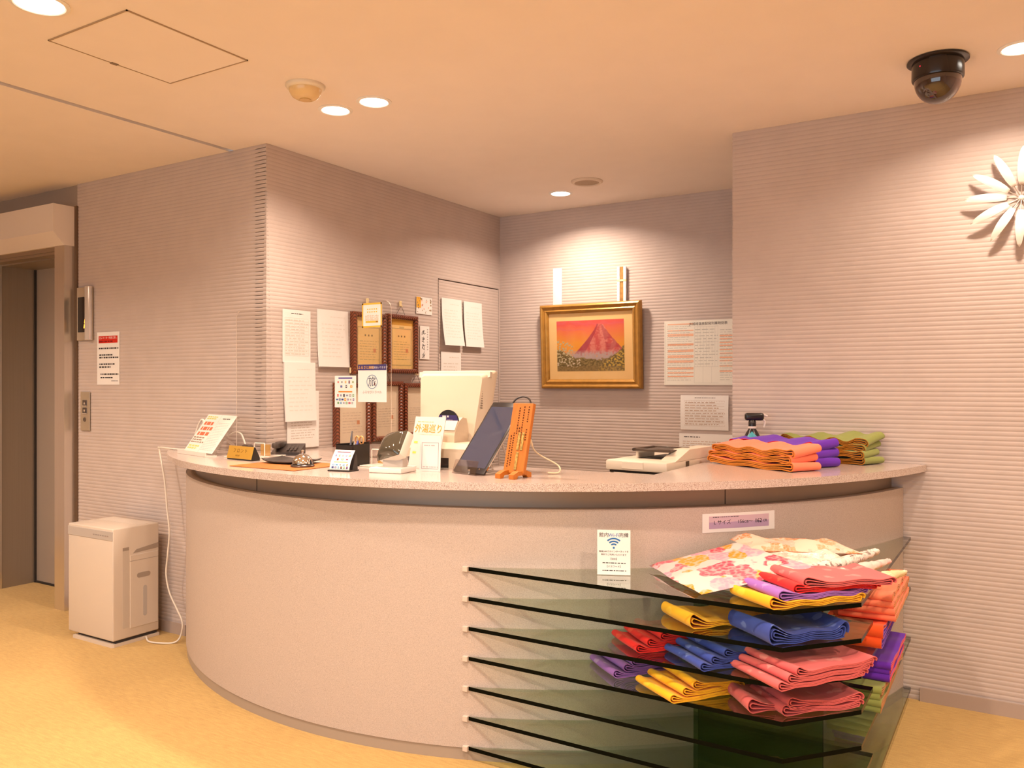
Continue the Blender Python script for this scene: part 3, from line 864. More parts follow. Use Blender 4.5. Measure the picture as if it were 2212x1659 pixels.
w2('notice_sheet', 'faint tabled paper at the upper left of the alcove side wall', 'paper', 2.970, 3.163, 1.452, 1.720, grid_marks(1, 12, 5, (.62, .58, .52)))
w2('notice_sheet', 'thick curling white paper bundle left of the first certificate', 'paper', 3.212, 3.442, 1.432, 1.738, faint(3, 9, True, (.74, .71, .67)), .004, thick=.006, curl=.012)
w2('notice_sheet', 'crumpled printed paper low on the wall showing beneath another bundle', 'paper', 3.000, 3.223, 1.010, 1.304, faint(5, 14, True, (.58, .52, .46)), .001)
w2('notice_sheet', 'thick white paper bundle below the tabled paper', 'paper', 2.978, 3.192, 1.149, 1.452, faint(7, 9, True, (.74, .71, .67)), .006, thick=.008, curl=.012)
w2('notice_sheet', 'white paper with curled lower edge on the flush door, left one', 'paper', 4.310, 4.530, 1.590, 1.895, faint(9, 10, True, (.74, .71, .67)), .004, curl=.03)
w2('notice_sheet', 'white paper hanging on the flush door, right one nearest the corner', 'paper', 4.556, 4.772, 1.590, 1.893, faint(11, 10, True, (.74, .71, .67)), .004, curl=.022)
w2('notice_sheet', 'white paper on the flush door partly hidden behind the terminal', 'paper', 4.308, 4.529, 1.25, 1.549, faint(13, 9, True, (.68, .64, .58)), .001)
def photo_marks(p, w_, h_):
    rg = random.Random(5)
    p.rect(-w_*.5, -w_*.22, h_*.35, h_*.98, -.0005, (.80, .42, .05)); 
    for i in range(26):
        x = rg.uniform(-.45, .42)*w_; z = rg.uniform(.05, .9)*h_; s = rg.uniform(.03, .08)*w_
        c = (.30, .20, .10) if (abs(x) > .3*w_ or z < .25*h_ or z > .8*h_) else (.85, .50, .40)
        p.rect(x, x + s, z, z + s, -.0007, c)
w2('photo_card', 'small flower photo card above the calligraphy name strip', 'photo', 4.053, 4.212, 1.774, 1.880, photo_marks, .001)
def name_marks(p, w_, h_):
    rg = random.Random(8)
    for k in range(4):                      # brush strokes, not legible in the photograph
        zc = h_*(.80 - .22*k)
        for i in range(5):
            a = rg.uniform(0, PI); l = rg.uniform(.008, .016); x = -w_*.12 + rg.uniform(-.010, .010); z = zc + rg.uniform(-.012, .012)
            dx, dz = math.cos(a)*l, math.sin(a)*l; nx, nz = -math.sin(a)*.0018, math.cos(a)*.0018
            p.add([(x-dx-nx, -.0006, z-dz-nz), (x+dx-nx, -.0006, z+dz-nz), (x+dx+nx, -.0006, z+dz+nz), (x-dx+nx, -.0006, z-dz+nz)], [(0, 1, 2, 3)], 0, INK)
    for k in range(9): p.rect(w_*.24, w_*.36, h_*(.88 - .075*k), h_*(.88 - .075*k) + .008, -.0006, FAINT)
w2('name_strip', 'narrow white strip with brushed black calligraphy beside the certificates', 'sign', 4.090, 4.184, 1.494, 1.701, name_marks, .001, thick=.003)

def wood_rope(name):
    m, t, b = nt(name)
    tc = t.nodes.new('ShaderNodeTexCoord')
    wv = t.nodes.new('ShaderNodeTexWave'); wv.wave_type = 'BANDS'; wv.bands_direction = 'DIAGONAL'; wv.inputs['Scale'].default_value = 34
    t.links.new(tc.outputs['Object'], wv.inputs['Vector'])
    r = t.nodes.new('ShaderNodeValToRGB'); r.color_ramp.elements[0].color = (.055, .012, .005, 1); r.color_ramp.elements[1].color = (.27, .06, .02, 1)
    t.links.new(wv.outputs['Fac'], r.inputs['Fac']); t.links.new(r.outputs['Color'], b.inputs['Base Color'])
    b.inputs['Roughness'].default_value = .35
    bp = t.nodes.new('ShaderNodeBump'); bp.inputs['Strength'].default_value = .8; bp.inputs['Distance'].default_value = .004
    t.links.new(wv.outputs['Fac'], bp.inputs['Height']); t.links.new(bp.outputs['Normal'], b.inputs['Normal'])
    return m
M_ROPE = wood_rope('rope_carved_frame')
M_CERT = mat('certificate_paper', (.93, .67, .28), .7)
M_CERT2 = mat('certificate_pale', (.92, .79, .61), .7)
M_BRASS = mat('brass', (.70, .52, .24), .3, metal=.7)
def mitred(mb, w_, h_, prof, mi=0):
    """four mitred rails; prof = list of (inset, depth towards -y)"""
    for side in range(4):
        rows = []
        for ins, d in prof:
            a, b = (-w_/2 + ins, w_/2 - ins); c, e = (ins, h_ - ins)
            seg = {0: ((a, c), (b, c)), 1: ((b, c), (b, e)), 2: ((b, e), (a, e)), 3: ((a, e), (a, c))}[side]
            rows.append([(seg[0][0], -d, seg[0][1]), (seg[1][0], -d, seg[1][1])])
        n = len(rows); v = [p for r_ in rows for p in r_]
        f = [(2*i, 2*i+1, 2*((i+1) % n)+1, 2*((i+1) % n)) for i in range(n)]
        f += [[2*i for i in range(n)], [2*i+1 for i in range(n)][::-1]]
        mb.add(v, f, mi)
def cert(label, y0, y1, z0, z1, marks, paper, hook=True):
    w_, h_ = y1 - y0, z1 - z0
    t = thing('certificate_frame', label, 'picture frame', (X2 + .007, (y0 + y1)/2, z0), R(90), 'rope carved certificate frames on the alcove wall')
    m = MB(); mitred(m, w_, h_, [(0, 0), (0, .030), (.008, .036), (.020, .036), (.027, .028), (.027, 0)]); m.build('frame', M_ROPE, t)
    m = MB(); m.box(-w_/2 + .02, w_/2 - .02, -.012, -.004, .02, h_ - .02); c = m.build('certificate', paper, t)
    p = MB(); p.M = Matrix.Translation((0, -.0122, 0)); marks(p, w_, h_); p.build('printing', PRINT, c)
    m = MB(); m.box(-w_/2 + .024, w_/2 - .024, -.020, -.0185, .024, h_ - .024); m.build('glazing', glassy('picture_glass', (.985, .985, .985), .03, 1.16), t)
    m = MB(); m.tube([(-.045, -.004, h_ - .004), (0, -.010, h_ + .055)], .0012, 6); m.tube([(.045, -.004, h_ - .004), (0, -.010, h_ + .055)], .0012, 6)
    m.build('hanging_cord', mat('cord_brown', (.09, .06, .04), .8), t)
    if hook:
        hk = MB(); hk.rbox(-.010, .010, -.010, 0, .052, .085, .003, 1); hk.tube([(0, -.008, .056), (0, -.018, .050), (0, -.020, .058)], .003, 6)
        ho = hk.build('picture_hook', mat('hook_cream', (.80, .66, .36), .4))
        ho.location = (X2 + .005, (y0 + y1)/2, z1); ho.rotation_euler = (0, 0, R(90))
        tag(ho, 'small cream hook above the ' + label.split(' with')[0], 'hook', 'picture hooks')
    return t
def cert_marks(seed, border=True, band=False):
    def fn(p, w_, h_):
        c = (.62, .47, .22) if border else (.70, .58, .45)
        if band: p.rect(-w_/2 + .028, w_/2 - .028, h_ - .062, h_ - .028, -.0004, (.72, .38, .06))
        if border:
            a, b, d = w_/2 - .052, w_/2 - .046, .052
            p.rect(-b, -a, d, h_ - .085, -.0006, c); p.rect(a, b, d, h_ - .085, -.0006, c)
            p.rect(-b, b, d - .006, d, -.0006, c); p.rect(-b, b, h_ - .085, h_ - .079, -.0006, c)
            p.rect(-.022, .022, h_ - .082, h_ - .070, -.0007, c)
            for k in range(3): p.rect(-.034 + .028*k, -.022 + .028*k, h_*.62, h_*.62 + .010, -.0006, (.30, .22, .10))
        dashes(p, -w_*.27, w_*.32, h_*.22, h_*.56, 8, c, y=-.0006, seed=seed, fill=.28)
        p.rect(w_*.14, w_*.22, h_*.36, h_*.36 + .022, -.0007, (.75, .33, .16))
    return fn
cert('upper certificate frame partly behind the yellow certification card', 3.462, 3.742, 1.395, 1.743, cert_marks(1), M_CERT)
cert('upper certificate frame with orange top band beside the name strip', 3.757, 4.034, 1.403, 1.752, cert_marks(2, True, True), M_CERT)
cert('lower left certificate frame behind the payment poster', 3.326, 3.604, .985, 1.347, cert_marks(3, False), M_CERT2)
cert('lower middle certificate frame below the travel poster', 3.622, 3.893, 1.010, 1.355, cert_marks(4, False), M_CERT2)
cert('lower right certificate frame partly behind the cream terminal', 3.907, 4.180, 1.020, 1.345, cert_marks(5, False), M_CERT2)

# ------------------------------------------------------------------ wall W3: painting, charms, timetables
YW = Y3 - .006
pt = thing('framed_painting', 'gold framed red mountain painting on the alcove back wall', 'painting', (-2.464, YW - .002, 1.309), 0)
PW, PH = .742, .570
M_GOLD = mat('gold_frame', (.46, .235, .045), .38, metal=.35, noise=.18, nscale=26)
tiltM = Matrix.Rotation(R(2.5), 4, 'X')
m = MB(); m.M = tiltM
mitred(m, PW, PH, [(0, 0), (0, .018), (.006, .034), (.016, .040), (.024, .036), (.030, .028), (.036, .028), (.046, .034), (.054, .030), (.064, .016), (.064, 0)])
m.build('frame', M_GOLD, pt, 25)
m = MB(); m.M = tiltM; m.box(-PW/2 + .055, PW/2 - .055, -.014, -.006, .055, PH - .055)
m.build('mount', mat('picture_mount', (.92, .63, .27), .7), pt)
def paint_color(u, v):
    """u 0..1 left-right, v 0..1 bottom-top"""
    from mathutils import noise as NZ
    n1 = NZ.noise(Vector((u * 9, v * 7, 1.3))); n2 = NZ.noise(Vector((u * 34, v * 30, 4.1))); n3 = NZ.noise(Vector((u * 70, v * 60, 9.0)))
    def mx(a, b, t): t = max(0, min(1, t)); return tuple(a[i]*(1-t) + b[i]*t for i in range(3))
    sky = mx((.84, .36, .05), (.76, .12, .10), (v - .55) / .38 + .12*n1)
    sky = mx(sky, (.72, .15, .18), .5 * max(0, math.sin(v * 40 + 3*n1 + u*3)) * (v > .8))
    c = sky
    # mountain: flat top, concave flanks
    half = .05 + .36 * max(0, (.92 - v) / .60) ** 1.25
    d = half - abs(u - .655) + .008*n2
    if .30 < v < .92 + .01*n2 and d > 0:
        rock = mx((.60, .10, .09), (.72, .25, .20), .5 + 1.1*n2*.7 + .5*math.sin((u - .655)*60*(1.2 - v)))
        rock = mx(rock, (.42, .06, .08), .9 if (u - .655) < -half*.62 else (.55 if (u - .655) > half*.3 and n1 > 0 else 0))
        c = mx(c, rock, d / .010)
    if v < .42:                                     # mist at the foot
        c = mx(c, (.50, .38, .36), (.42 - v)/.08 * (.8 + .8*n2))
    ground = mx((.16, .115, .045), (.34, .24, .09), .5 + 1.4*n2 + .5*n3)
    edge = .26 + .05*n1 + .04*n2 + .16*max(0, 1 - u/.28)**.7 * 1.3 + .22*max(0, (u - .76)/.24)
    if v < edge: c = mx(c, ground, (edge - v)/.02)
    # left white blossoms, right yellow foliage
    if u < .24 and .12 < v < .66 - u*.7 + .05*n1 and n2 > .10: c = mx((.62, .53, .34), (.40, .33, .12), n3 + .3)
    if u < .36 and .08 < v < .24 and n2 > .28: c = (.66, .55, .40)
    if u > .62 and v < .06 + (u - .62)*1.0 and n2 > .02: c = mx((.66, .42, .07), (.45, .33, .08), n3 + .4)
    if v < .10: c = mx(c, (.30, .20, .08), .5)
    return c
m = MB(); m.M = tiltM
NX, NYY = 132, 92; W_, H_ = .496, .338; ox, oz = -.248, .118
v = []; f = []; cl = []
for j in range(NYY + 1):
    for i in range(NX + 1): v.append((ox + W_*i/NX, -.0148, oz + H_*j/NYY))
for j in range(NYY):
    for i in range(NX):
        a = j*(NX+1) + i; f.append((a, a+1, a+NX+2, a+NX+1)); cl.append(paint_color((i+.5)/NX, (j+.5)/NYY))
m.add(v, f); m.c = cl
m.build('picture', PRINT, pt)
m = MB(); m.M = tiltM; m.box(-PW/2 + .058, PW/2 - .058, -.0205, -.019, .058, PH - .058)
m.build('glazing', glassy('picture_glass', (.985, .985, .985), .03, 1.16), pt)

sheet('charm_strip', 'plain white paper charm strip above the left of the painting', 'paper charm', .068, .27, (-2.724, YW - .002, 1.862), 0, 0, None, thick=.003)
cs = thing('charm_strip', 'wooden shrine charm with white sides above the right of the painting', 'paper charm', (-2.241, YW - .004, 1.860), 0)
m = MB(); m.box(-.031, -.013, -.014, 0, 0, .245); m.box(.013, .031, -.014, 0, 0, .245); m.build('paper_side', PAPER, cs)
m = MB(); m.box(-.013, .013, -.010, 0, 0, .245); m.box(-.022, .022, -.016, 0, -.02, .012); m.build('wood_slip', mat('charm_wood', (.48, .25, .06), .6, noise=.4, nscale=40), cs)
m = MB(); m.box(-.032, .032, -.016, .001, .150, .162); m.build('paper_band', mat('charm_band', (.80, .66, .36), .6), cs)
sheet('thin_strip', 'thin white strip hanging along the left edge of the painting', 'paper charm', .012, .38, (-2.843, YW - .001, 1.32), 0, 0, None, thick=.002)

M_TT = mat('timetable_paper', (.80, .78, .70), .6)
def tt_marks(p, w_, h_):
    p.text('JR城崎温泉駅発列車時刻表', .055, h_*.943, .0205, col=INK)
    g_ = (.50, .50, .46); o2 = (.86, .48, .32)
    for z in (.03, .28, .66, .90): p.rect(-.034, .120, h_*z, h_*z + .0012, -.0005, g_)
    for k in range(9): p.rect(-.032 + .0185*k, -.0312 + .0185*k, h_*.28, h_*.90, -.0005, g_)
    for k in range(3): p.rect(-.034 + .055*k, -.033 + .055*k, h_*.03, h_*.28, -.0005, g_)
    for z in (.94, .84, .78, .76, .63, .615, .535, .515, .445, .425, .37, .35, .26, .24, .18, .125):
        p.rect(-w_*.45, -w_*.085, h_*z, h_*z + .007, -.0005, o2)
    for z in (.74, .69, .64, .59, .53, .47, .41, .36, .28, .20): p.rect(w_*.275, w_*.46, h_*z, h_*z + .009, -.0005, o2)
    dashes(p, -w_*.46, -w_*.10, h_*.06, h_*.93, 26, g_, y=-.0007, seed=4, fill=.25)
    dashes(p, -.030, .118, h_*.30, h_*.88, 12, g_, y=-.0007, seed=5, fill=.25); dashes(p, w_*.28, w_*.47, h_*.06, h_*.86, 22, g_, y=-.0007, seed=6, fill=.25)
    for s_ in (-1, 1): p.rect(s_*w_*.485 - .0006, s_*w_*.485 + .0006, h_*.02, h_*.97, -.0005, (.5, .5, .46))
sheet('train_timetable', 'large train timetable poster with orange rows on the alcove back wall', 'timetable', .462, .402, (-1.953 + .231, YW, 1.334), 0, 0, tt_marks, M_TT, thick=.003)
sheet('printed_table', 'wrinkled printed table sheet below the train timetable', 'paper', .305, .215, (-1.692, YW, 1.055), 0, 0, grid_marks(21, 9, 16, (.52, .40, .32)), thick=.002, bow=.006)
def low_marks(p, w_, h_):
    dashes(p, -w_*.42, -w_*.08, h_*.90, h_*.94, 1, INK, seed=2); dashes(p, -w_*.44, w_*.46, h_*.2, h_*.84, 12, (.60, .45, .36), seed=3, fill=.4)
sheet('printed_table', 'printed sheet lowest on the back wall behind the copier', 'paper', .40, .26, (-1.654, YW, .771), 0, 0, low_marks, thick=.002)

# ------------------------------------------------------------------ wall W1: elevator indicator, notice, call buttons
YE = Y1 - .0055
t = thing('floor_indicator', 'steel elevator floor indicator with black screen showing orange digit', 'display', (-4.714, YE, 1.597), 0)
m = MB(); m.rbox(-.075, .075, -.012, 0, 0, .313, .002, 1); m.build('face_plate', mat('satin_plate', (.52, .44, .34), .35, metal=.5), t)
m = MB(); m.rbox(.030, .075, -.030, -.002, 0, .315, .006, 2); m.build('side_bar', mat('side_bar', (.80, .78, .78), .25, metal=.6), t, 40)
m = MB(); m.box(-.062, .034, -.0135, -.011, .048, .255); sc = m.build('screen', mat('black_screen', (.012, .008, .007), .12), t)
m = MB()
for (x0, z0, x1, z1) in ((.003, .071, .007, .094), (.008, .099, .012, .124)):
    m.add([(x0 - .004, -.0142, z0), (x0 + .004, -.0142, z0), (x1 + .004, -.0142, z1), (x1 - .004, -.0142, z1)], [(0, 1, 2, 3)])
m.build('digit', emit('orange_digit', (1.0, .33, .02), 5.0), sc)
t = thing('call_button_panel', 'small steel elevator call button plate below the notice', 'button panel', (-4.717, YE, 1.065), 0)
m = MB(); m.rbox(-.045, .045, -.006, 0, 0, .229, .0015, 1); m.build('plate', mat('call_plate', (.46, .38, .28), .4, metal=.4), t)
for k, z in enumerate((.143, .098)):
    m = MB(); m.rbox(-.021, .021, -.009, -.004, z, z + .038, .002, 1); b = m.build('call_button', mat('button_dark', (.07, .05, .04), .35), t)
    m = MB(); z2 = z + .019; s_ = 1 if k == 0 else -1
    m.add([(-.009, -.0095, z2 - .007*s_), (.009, -.0095, z2 - .007*s_), (0, -.0095, z2 + .010*s_)], [(0, 1, 2) if s_ > 0 else (0, 2, 1)])
    m.build('arrow', mat('button_mark', (.62, .52, .42), .5), b)
    m = MB(); m.box(-.021, .021, -.0093, -.0085, z + .001, z + .005); m.build('glint_strip', mat('button_mark', (.62, .52, .42), .5), b)
m = MB(); m.M = Matrix.Translation((0, -.005, .066)) @ Matrix.Rotation(R(90), 4, 'X'); m.lathe([(.013, 0), (.013, .004), (.009, .004), (.009, .002)], 20)
ks = m.build('key_switch', mat('keyswitch', (.20, .16, .13), .3, metal=.6), t, 40)
def ev_marks(p, w_, h_):
    p.rect(-w_*.43, w_*.43, h_*.79, h_*.925, -.0005, (.60, .03, .015))
    p.text('エレベーター利用に際し', 0, h_*.885, .0155, col=(.85, .8, .75), y=-.0007)
    dashes(p, -w_*.42, w_*.45, h_*.795, h_*.845, 1, (.20, .01, .01), y=-.0008, seed=2)
    for z, a, b in ((.69, -.42, .43), (.565, -.40, .30), (.515, -.40, .38), (.39, -.40, .30), (.335, -.40, .02), (.20, -.34, .36), (.135, -.34, .20)):
        dashes(p, w_*a, w_*(b + .12), h_*(z - .018), h_*(z + .018), 1, INK, seed=int(z*1000), fill=.95)
    dashes(p, w_*.15, w_*.52, h_*.06, h_*.085, 1, INK, seed=77)
sheet('elevator_notice', 'white elevator notice with red heading between indicator and reception', 'sign', .212, .304, (-4.497, YE, 1.336), 0, 0, ev_marks, thick=.003)

# ------------------------------------------------------------------ wall W5: white flower sculpture
fl = thing('flower_sculpture', 'white long petalled flower wall sculpture near the dome camera', 'wall art', (-.014, Y5 - .006, 2.085), 0)
M_PET = mat('petal_white', (.80, .74, .68), .45)
def petal(rot, l0=.050, L=.150, wd=.0160, dp=.020):
    mb = MB(); mb.M = Matrix.Rotation(rot, 4, 'Y'); N, K = 12, 6; v = []; f = []
    for i in range(N + 1):
        t = i / N; w_ = wd * (math.sin(PI * min(1, (t * .94 + .06)) ** .85) ** .55 if t < 1 else 0.02) + .001
        lift = -.022 - .020 * math.sin(t * PI) - .012 * t
        for k in range(K):
            a = 2 * PI * k / K; v.append((math.cos(a) * w_, lift + math.sin(a) * dp * .35 * (w_ / wd) + (.006 * (1 - abs(math.cos(a)))), l0 + L * t))
    for i in range(N):
        for k in range(K):
            l = (k + 1) % K; f.append((i*K + k, i*K + l, (i+1)*K + l, (i+1)*K + k))
    f += [list(range(K))[::-1], [N*K + k for k in range(K)]]
    mb.add(v, f); return mb
for k in range(12):
    petal(R(2 + 30 * k)).build('petal', M_PET, fl, 80)
m = MB()
for k in range(12):
    a = R(2 + 30*k); m.tube([(0, -.004, 0), (math.sin(a)*.03, -.012, math.cos(a)*.03), (math.sin(a)*.075, -.026, math.cos(a)*.075)], .0022, 6)
m.build('wire_stems', mat('stem_wire', (.45, .38, .33), .4, metal=.5), fl, 60)
m = MB(); m.M = Matrix.Rotation(R(90), 4, 'X'); m.lathe([(.012, 0), (.012, .006), (.006, .012), (.001, .013)], 16); m.build('hub', M_PET, fl, 60)

# ------------------------------------------------------------------ ceiling things
t = thing('dome_camera', 'black dome security camera under the ceiling', 'security camera', (-.274, 3.425, CEIL), 0)
M_CAM = mat('camera_black', (.020, .013, .010), .22)
m = MB(); m.lathe([(.100, 0), (.104, -.003), (.104, -.008), (.098, -.012), (.080, -.012)], 40); m.build('flange', M_CAM, t, 40)
m = MB(); m.lathe([(.087, -.010), (.088, -.066), (.086, -.072), (.080, -.074)], 40); m.build('housing', M_CAM, t, 40)
m = MB(); m.lathe([(.080 * math.cos(a), -.072 - .088 * math.sin(a)) for a in [PI/2 * i / 12 for i in range(12)]] + [(.0005, -.160)], 40)
m.build('smoked_dome', mat('smoked_dome', (.045, .026, .020), .06, spec=.8, coat=.5), t, 80)
m = MB(); m.M = Matrix.Translation((-.052, -.071, -.036)); m.lathe([(.0025, -.002), (.0025, .002)], 8); m.build('status_light', emit('red_led', (.8, .03, .08), .35), t)
t = thing('heat_detector', 'yellowed dome heat detector on the ceiling beside the paired downlights', 'detector', (-2.443, 2.395, CEIL), 0)
M_DET = mat('detector_cream', (.74, .66, .52), .35)
m = MB(); m.lathe([(.076, 0), (.077, -.008), (.072, -.016), (.066, -.018)], 36); m.build('base_ring', M_DET, t, 40)
m = MB(); m.lathe([(.064, -.016), (.062, -.030), (.052, -.046), (.036, -.055), (.0005, -.057)], 36); m.build('sensor_dome', mat('detector_yellow', (.74, .55, .28), .25), t, 60)
m = MB(); m.lathe([(.022, -.055), (.022, -.060), (.0005, -.061)], 24); m.build('sensor_cap', mat('detector_amber', (.62, .42, .16), .3), t, 40)
t = thing('ceiling_speaker', 'flat round ceiling speaker behind the downlight near the painting', 'speaker', (-2.191, 4.394, CEIL), 0)
m = MB(); m.lathe([(.092, 0), (.094, -.004), (.086, -.012), (.074, -.012), (.072, -.006)], 36); m.build('rim', mat('speaker_rim', (.68, .58, .47), .5), t, 40)
m = MB(); m.lathe([(.072, 0), (.072, -.007), (.0005, -.007)], 36); m.build('grille', mat('speaker_grille', (.46, .35, .24), .7, noise=.3, nscale=500), t, 40)
t = thing('access_hatch', 'rectangular ceiling access hatch with thin metal outline', 'hatch', (-2.654, 1.8535, CEIL), 0)
HX, HY = .224, .243
m = MB(); m.box(-HX + .006, HX - .006, -HY + .006, HY - .006, -.003, 0); m.build('hatch_panel', M_CEIL, t)
m = MB()
for (x0, x1, y0, y1) in ((-HX, HX, -HY, -HY + .005), (-HX, HX, HY - .005, HY), (-HX, -HX + .005, -HY, HY), (HX - .005, HX, -HY, HY)): m.box(x0, x1, y0, y1, -.004, 0)
m.build('hatch_frame', mat('hatch_frame', (.42, .31, .20), .5, metal=.2), t)
m = MB(); m.rbox(-HX - .004, -HX + .012, -.012, .016, -.006, 0, .001, 1); m.build('latch', mat('hatch_latch', (.20, .14, .09), .4), t)

# ------------------------------------------------------------------ air purifier and cord
t = thing('air_purifier', 'white boxy air purifier standing on the carpet by the wall', 'air purifier', (-4.138, 2.668, 0), 0)
M_APW = mat('purifier_white', (.63, .545, .46), .38)
M_APG = mat('purifier_grey', (.46, .42, .39), .35)
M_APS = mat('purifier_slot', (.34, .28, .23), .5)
wx, wy = .198, .132
m = MB(); m.rbox(-wx, wx, -wy, wy, .030, .602, .007, 3)
m.build('body', M_APW, t, 35)
m = MB(); m.prism([(-wx + .05, -wy - .004), (wx - .004, -wy - .004), (wx + .002, -wy + .006), (wx + .002, wy), (-wx + .05, wy)], .0, .016); m.build('base_tray', M_APW, t)
m = MB(); m.box(-wx + .06, wx - .006, -wy + .02, wy - .01, .015, .031); m.build('base_gap', M_DARK, t)
m = MB(); m.rbox(-wx + .001, wx - .003, -wy - .0025, -wy + .004, .542, .588, .001, 1); cp = m.build('control_panel', M_APG, t)
m = MB()
for k in range(7): m.box(.03 + .02*k, .042 + .02*k, -wy - .0032, -wy - .002, .560, .566)
m.build('panel_icons', mat('panel_icons', (.30, .26, .24), .5), cp)
m = MB(); m.box(-wx + .004, wx - .004, -.045, -.041, .6018, .6024); m.box(-wx + .02, wx - .02, .02, .11, .6018, .6028); m.build('top_outlet', mat('purifier_top', (.66, .585, .51), .4), t)
# right side: tall grip recess, water tank with handle slot and level window
m = MB(); m.box(wx - .004, wx + .0012, -.078, -.044, .085, .498, 0); sg = m.build('side_grip', mat('purifier_recess', (.56, .49, .42), .5), t)
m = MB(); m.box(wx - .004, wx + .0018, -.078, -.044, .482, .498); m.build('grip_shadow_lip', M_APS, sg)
m = MB(); m.rbox(wx - .02, wx + .0035, -.038, wy - .006, .075, .455, .003, 1); tk = m.build('water_tank', M_APW, t)
m = MB(); m.box(wx, wx + .0042, -.038, wy - .006, .4225, .4245); m.build('tank_seam', M_APS, tk)
def pill(mb, y0, y1, z0, z1, x0, x1):
    yc, zc = (y0 + y1)/2, (z0 + z1)/2; hy, hz = (y1 - y0)/2, (z1 - z0)/2; r = min(hy, hz); P_ = []
    for k in range(24):
        a = 2*PI*k/24; P_.append((yc + math.copysign(hy - r, math.cos(a)) + r*math.cos(a), zc + math.copysign(hz - r, math.sin(a)) + r*math.sin(a)))
    mb.xprism(P_, x0, x1)
m = MB(); pill(m, .0, .078, .330, .356, wx + .001, wx + .0046); m.build('tank_handle', M_APS, tk)
m = MB(); pill(m, .036, .058, .125, .285, wx + .001, wx + .0046); m.build('water_window', M_APG, tk)
m = MB(); m.xprism([(-.020, .462), (.126, .470), (.128, .497), (.0, .480)], wx - .003, wx + .0012); m.build('side_slot', M_APS, t)

def spline(P, n=10):
    P = [Vector(p) for p in P]; out = []
    Q = [P[0]] + P + [P[-1]]
    for i in range(1, len(Q) - 2):
        for k in range(n):
            t = k / n; a, b, c, d = Q[i-1], Q[i], Q[i+1], Q[i+2]
            out.append(.5*((2*b) + (c - a)*t + (2*a - 5*b + 4*c - d)*t*t + (3*b - a - 3*c + d)*t*t*t))
    out.append(P[-1]); return out
M_WCORD = mat('white_cord', (.76, .70, .62), .5)
m = MB(); m.tube(spline([(-3.6, 2.74, 1.005), (-3.74, 2.745, 1.005), (-3.885, 2.765, 1.005), (-3.9, 2.775, 0.985), (-3.857, 2.775, 0.828), (-3.837, 2.775, 0.684), (-3.818, 2.775, 0.564), (-3.833, 2.775, 0.441), (-3.845, 2.775, 0.342), (-3.818, 2.775, 0.249), (-3.758, 2.775, 0.172), (-3.713, 2.775, 0.107), (-3.728, 2.775, 0.033), (-3.74, 2.745, 0.006), (-3.8, 2.7, 0.006), (-3.87, 2.69, 0.006), (-3.935, 2.72, 0.012)]), .0045, 8)
tag(m.build('power_cord', M_WCORD, None, 60), 'white power cord running from countertop down to the air purifier', 'cord')

# ------------------------------------------------------------------ things on the counter, left to right
TZ = 1.0005
M_ACR = glassy('clear_acrylic', (.985, .985, .98), .02)
M_ACE = mat('acrylic_edge', (.80, .72, .64), .15)
# flyer stand
t = thing('flyer_stand', 'clear acrylic stand leaning at the left end of the counter', 'stand', (-3.385, 2.618, TZ), R(-14))
m = MB(); m.M = Matrix.Rotation(R(-36), 4, 'X'); m.box(-.158, .158, .003, .006, .012, .225); m.build('back_plate', M_ACR, t)
m = MB(); m.box(-.158, .158, -.032, .02, 0, .004); m.box(-.158, .158, -.035, -.032, 0, .018); m.build('front_lip', M_ACE, t)
m = MB(); m.add([(.10, .055, .10), (.15, .055, .10), (.15, .17, .0), (.10, .17, 0), (.10, .058, .10), (.15, .058, .10), (.15, .173, 0), (.10, .173, 0)], [(0, 1, 2, 3), (7, 6, 5, 4), (0, 3, 7, 4), (1, 5, 6, 2), (0, 4, 5, 1), (3, 2, 6, 7)])
m.build('rear_strut', M_ACR, t)
def fly1(p, w_, h_):
    rg = random.Random(3)
    for i in range(16): p.rect(rg.uniform(-.46, .3)*w_, 0, 0, 0, -.0004)
    for k in range(3): dashes(p, -w_*.36, w_*.44, h_*(.70 - .14*k), h_*(.81 - .14*k), 1, (.75, .16, .08), seed=30 + k, fill=1.0)
    dashes(p, -w_*.40, w_*.42, h_*.86, h_*.96, 2, (.50, .50, .10), seed=34, fill=.8)
    dashes(p, -w_*.44, w_*.46, h_*.22, h_*.40, 3, (.32, .22, .16), seed=35, fill=.7); dashes(p, -w_*.40, w_*.40, h_*.06, h_*.18, 2, (.62, .60, .16), seed=36, fill=.8)
def fly2(p, w_, h_):
    dashes(p, -w_*.3, w_*.3, h_*.87, h_*.92, 1, INK, seed=40)
    dashes(p, -w_*.46, w_*.48, h_*.05, h_*.80, 18, (.62, .50, .48), seed=41, fill=.35)
    p.rect(-w_*.44, w_*.30, h_*.08, h_*.081, -.0006, FAINT)
rz = R(-14); ca, sa = math.cos(rz), math.sin(rz)
def loc2(o, x, y, rz_): return (o[0] + math.cos(rz_)*x - math.sin(rz_)*y, o[1] + math.sin(rz_)*x + math.cos(rz_)*y)
for (nm, lb, dx, fn) in (('flyer', 'flyer with orange lettering on the left of the clear stand', -.078, fly1), ('flyer', 'pale flyer with fine print on the right of the clear stand', .079, fly2)):
    x, y = loc2((-3.385, 2.618), dx, -.003, rz)
    sheet(nm, lb, 'flyer', .154, .215, (x, y, TZ + .013), rz, R(36), fn, mat('flyer_paper', (.76, .72, .66), .6), thick=.001)
m = MB(); m.tube(spline([(-3.60, 2.735, 1.006), (-3.585, 2.745, 1.05), (-3.560, 2.750, 1.12), (-3.535, 2.750, 1.155), (-3.520, 2.750, 1.160), (-3.512, 2.750, 1.148), (-3.525, 2.748, 1.09), (-3.555, 2.745, 1.03), (-3.575, 2.740, 1.006)]), .005, 8)
